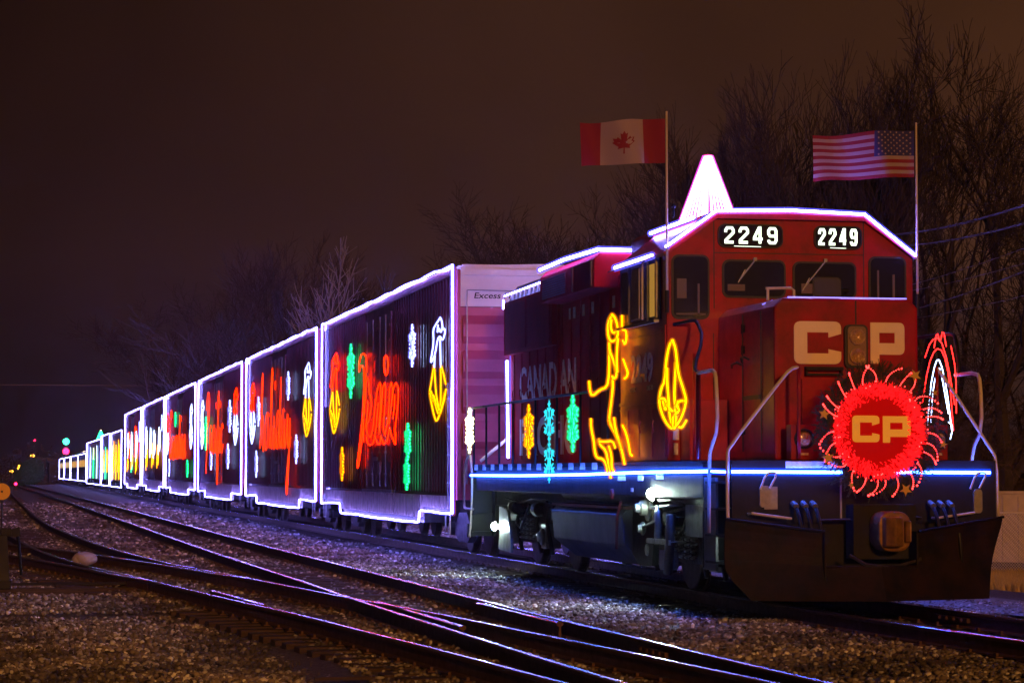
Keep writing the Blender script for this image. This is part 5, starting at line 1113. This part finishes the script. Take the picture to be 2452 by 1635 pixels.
# low brush at the right
for j,(x,y,Yd,l_) in enumerate(((2215,770,76,'leafless thicket nearest the cab on the right'),(2290,700,78,'orange-lit thicket of thin branches right of the locomotive'),(2370,720,80,'leafless thicket above the chain-link fence'),(2440,680,77,'leafless thicket at the right edge of the picture'),(2330,830,82,'low dark thicket between the others, behind the fence'),(2420,880,79,'low thicket behind the pale wall'))):
    X_,Z_=px(x,y,Yd); tree(4,X_,Yd,Z_,l_,'thickets behind the fence',j*1.3,1.5,'twig')
wood=MB()
for k in range(60):
    x=-40+k*9+random.uniform(-3,3); wood.box(x,x+9.5,420,440,-1,random.uniform(3,7))
# distant dark hedge line as scattered twiggy leaves
m=MB()
for k in range(9000):
    x=random.uniform(-30,250); y=random.uniform(380,460); z=random.uniform(-.5,1)*(3.5+2.5*math.sin(x*.11)+1.5*math.sin(x*.37)); c=Vector((x,y,max(-.2,z))); d=Vector((random.gauss(0,1),random.gauss(0,.3),random.gauss(0,1))).normalized()*random.uniform(.5,1.4); u=d.orthogonal().normalized()*.16
    m.add([c-u,c+u,c+d],[(0,1,2)])
tag(m.build('far_brush',M['bark'],None,fix=False),'dark band of distant brush along the horizon','brush',kind='stuff')
# ================================================================ fence, wall, grass, wires at the right
fy=62; fx0=23.9
fe=empty('chain_link_fence',(25.5,fy,-1.05),'chain-link fence lit orange at the right edge','fence')
zb,zt=-1.05,.42
m=MB(); s=.075; w=.006
x=fx0-(zt-zb)
while x<32:
    for sg in(1,-1):
        a=(x if sg>0 else x+(zt-zb)); b=a+sg*(zt-zb)
        p=[(a,zb),(b,zt)]
        lo,hi=max(min(a,b),fx0),min(max(a,b),32)
        if hi-lo>.02:
            t0=(lo-a)/(b-a); t1=(hi-a)/(b-a); z0=zb+(zt-zb)*t0; z1=zb+(zt-zb)*t1
            m.tube([(lo,fy+.004*sg,z0),(hi,fy+.004*sg,z1)],w,3)
    x+=s
part(m,'wire_mesh','galv',fe,fix=False)
part(MB().tube([(fx0,fy,zt+.02),(32,fy,zt+.02)],.026,8),'top_rail','galv',fe)
for x in(fx0,26.9,29.9): part(MB().tube([(x,fy+.05,zb-.2),(x,fy+.05,zt+.06)],.035,8),'post','galv',fe)
wl=empty('concrete_wall',(28,70,-1.2),'pale ribbed wall behind the chain-link fence','wall')
m=MB(); m.box(26.1,38,70,70.2,-1.3,.86)
for k in range(24): m.box(26.1+k*.5,26.14+k*.5,69.96,69.999,-1.3,.80)
part(m,'wall_panel','concrete',wl); part(MB().box(26.05,38,69.94,70.26,.862,.95),'coping','concrete',wl)
m=MB()
for k in range(60000):
    x=random.uniform(15,29); y=random.uniform(42,61.5)
    if x<14.5+ (y-38)*.28: continue
    z=gz(x,y); a=random.uniform(0,6.3); h=random.uniform(.08,.26); d=Vector((random.gauss(0,.07),random.gauss(0,.07),h)); t=Vector((math.cos(a),math.sin(a),0))*.016; c=Vector((x,y,z-.01)); m.add([c-t,c+t,c+d],[(0,1,2)])
tag(m.build('grass',M['grass'],None,fix=False),'dry yellow grass bank below the fence','grass',kind='stuff')
pv=MB(); pv.add([(11.9,30,-.20),(14.6,30,-.24),(22,62,-.93),(12.1,62,-.20)],[(0,1,2,3)])
# service path on the far side
def strip(name,m_,pts,dz=.006):
    v=[];f=[]
    for i,(a,b) in enumerate(pts):
        for k in range(7): t=k/6; x=a[0]+(b[0]-a[0])*t; y=a[1]+(b[1]-a[1])*t; v.append((x,y,gz(x,y)+dz+.02))
    for i in range(len(pts)-1):
        for k in range(6): f.append((i*7+k,i*7+k+1,(i+1)*7+k+1,(i+1)*7+k))
    b=MB(); b.add(v,f); return tag(b.build(name,m_,None,smooth=True,fix=False),kind='structure')
strip('path',mat('packed_stone_dust',(.33,.31,.30),.9,var=.25,vscale=6,bump=.5,bscale=60),[((11.6,y),(13.6+ (y-24)*.05,y)) for y in range(20,90,2)],.01)
def wire(p0,p1,sag,r,label):
    P=[Vector(p0).lerp(Vector(p1),t/16)+Vector((0,0,-sag*4*(t/16)*(1-t/16))) for t in range(17)]
    o=MB().tube(P,r,5).build('overhead_cable',M['wire'],None,loc=tuple(p0)); tag(o,label,'cable','overhead cables at the right')
def W(x,y,Y): a,b=px(x,y,Y); return (a,Y,b)
wire(W(2120,562,75),W(2700,400,40),.25,.03,'thick upper twisted cable crossing the trees at right')
wire(W(2120,588,75),W(2700,455,40),.25,.025,'second thick cable just below the upper one')
wire(W(2150,690,75),W(2700,500,40),.1,.010,'thin cable below the two thick ones')
wire(W(2160,700,75),W(2700,555,40),.1,.009,'another thin cable in the middle of the bundle')
wire(W(2170,745,75),W(2700,540,40),.15,.016,'lowest bright cable with small clips')
wire(W(2170,765,75),W(2700,640,40),.1,.008,'faint thin cable under the lowest bright one')
wire((-400,700,28),(400,620,26),3,.06,'thin cable crossing the sky at far left')
# ================================================================ far end: signals, lamps, town
def bulb(loc,r,m_,par): return MB().ball(loc,r,12,8).build('lamp',M[m_],par,smooth=True)
def at(x,y,Y): a,b=px(x,y,Y); return (a,Y,b)
g_=at(159.5,1057,440); sg=empty('signal_mast',(g_[0],440,0),'railway signal showing green over red at the far end','railway signal')
MB().tube([(g_[0],440.4,-.2),(g_[0],440.4,g_[2]+.8)],.09,6).build('mast',M['under'],sg)
for py,mm in((1057,'Lsigg'),(1080,'Lsigr')):
    a=at(159,py,440); h=MB().lathe((a[0],440.3,a[2]),(0,-1,0),[(0,.5),(.02,.5)],16).build('signal_head',M['black'],sg); MB().ball((a[0],440.1,a[2]),.55,10,7).build('lens',M[mm],h,smooth=True)
a=at(39.5,1158,245); ds=empty('dwarf_signal',(a[0],245,-.2),'low red signal on the ground between the far tracks','railway signal')
MB().box(a[0]-.2,a[0]+.2,245.05,245.35,-.2,a[2]+.25).build('housing',M['black'],ds); MB().ball((a[0],245,a[2]),.14,10,7).build('lens',M['Lsigr'],ds,smooth=True)
def streetlamp(x,y,Y,r,label,mm='Lsod'):
    a=at(x,y,Y); o=empty('street_lamp',(a[0],Y,0),label,'street lamp','far street lamps'); MB().tube([(a[0]+.8,Y+.2,-.3),(a[0]+.8,Y+.2,a[2]+.3),(a[0],Y+.2,a[2]+.3)],.08,6).build('pole',M['under'],o)
    MB().ball(a,r,10,6,sc=(1,1,.6)).build('lamp',M[mm],o,smooth=True)
streetlamp(79,1091,520,.45,'highest sodium street lamp in the distance'); streetlamp(48,1116,600,.5,'sodium lamp low near the horizon at far left'); streetlamp(45,1121,640,.45,'dimmer sodium lamp just below and beside another near the horizon'); streetlamp(29,1128,650,.5,'lowest sodium lamp close to the left edge'); streetlamp(33,1131,660,.2,'tiny sodium lamp at ground level, far left'); streetlamp(55,1131,560,.12,'tiny lamp right of the low sodium lamps')
a=at(84,1055,1400); rt=empty('radio_tower',(a[0],1400,0),'slim distant tower with a red beacon','tower'); MB().tube([(a[0],1400,-1),(a[0],1400,a[2])],[.5,.15],4).build('mast',M['under'],rt); MB().ball((a[0],1399.5,a[2]+.2),.5,8,6).build('beacon',M['Lsigr'],rt)
def building(x0,x1,ytop,Y,label,rows,seed):
    r=random.Random(seed); a=at(x0,ytop,Y); b=at(x1,ytop,Y); o=empty('building',((a[0]+b[0])/2,Y+5,-.5),label,'building','dark buildings on the horizon')
    MB().box(a[0],b[0],Y,Y+12,-.5,a[2]).build('wall',M['brick'],o); MB().box(a[0]-.3,b[0]+.3,Y-.3,Y+12.3,a[2]+.003,a[2]+.4).build('roof',M['under'],o)
    for z0,z1 in rows:
        x=a[0]+.5
        while x<b[0]-1:
            w=r.uniform(.7,1.5)
            if r.random()<.62: MB().box(x,x+w,Y-.04,Y-.003,z0,z1).build('window',M['Lwin'] if r.random()<.7 else M['Lwinw'],o)
            x+=w+r.uniform(.3,1.2)
building(93,116,1102,430,'dark low building with a row of pale lit windows',((1.7,2.5),),2)
building(118,138,1104,420,'dark building with two rows of small lit windows beside the last coach',((1.6,2.2),(2.7,3.3)),5)
for k,(x,y,Yd,l_) in enumerate(((70,1100,330,'dark round tree before the far lamps'),(85,1095,345,'dark tree left of the windowed building'),(60,1118,310,'low dark bush near the red ground signal'))):
    X_,Z_=px(x,y,Yd); root=empty('dark_tree',(X_,Yd,-.3),l_,'tree','dark trees near the horizon'); m=MB(); r=random.Random(k)
    for j in range(1500):
        d=Vector((r.gauss(0,1),r.gauss(0,1),r.gauss(0,1))).normalized()*r.uniform(.5,1)**.5; c=Vector((X_+d.x*1.3,Yd+d.y*1.2,(Z_-.2)/2+d.z*(Z_)/2)); e_=Vector((r.gauss(0,1),0,r.gauss(0,1)))*.14; m.add([c-e_,c+e_.orthogonal().normalized()*.18,c+e_],[(0,1,2)])
    m.build('crown',M['needle'],root,fix=False); MB().tube([(X_,Yd,-.3),(X_,Yd,Z_*.7)],.12,6).build('trunk',M['bark'],root)
for x,l_ in((28,'left of the two thin posts at far left'),(35.5,'right of the two thin posts at far left'),(120,'thin pole beside the far building')):
    X_,Z_=px(x,1104,400); MB().tube([(X_,400,-.3),(X_,400,Z_)],.12,5).build('utility_pole',M['under'],None,loc=(X_,400,-.3)); tag(bpy.context.scene.collection.objects['utility_pole' if x==28 else ('utility_pole.001' if x==35.5 else 'utility_pole.002')],l_+' of the yard','pole')
# ================================================================ thin haze added to give the lights a faint glow
hz=MB().box(-420,520,-20,1450,-3,46).build('haze',None,None,loc=(0,0,0)); tag(hz,kind='stuff')
hm=bpy.data.materials.new('night_air'); hm.use_nodes=True; n=hm.node_tree.nodes; n.remove(n['Principled BSDF']); v=n.new('ShaderNodeVolumePrincipled'); v.inputs['Density'].default_value=.0003; v.inputs['Anisotropy'].default_value=.86; v.inputs['Color'].default_value=(.85,.85,.9,1)
hm.node_tree.links.new(v.outputs[0],n['Material Output'].inputs['Volume']); hz.data.materials.append(hm)
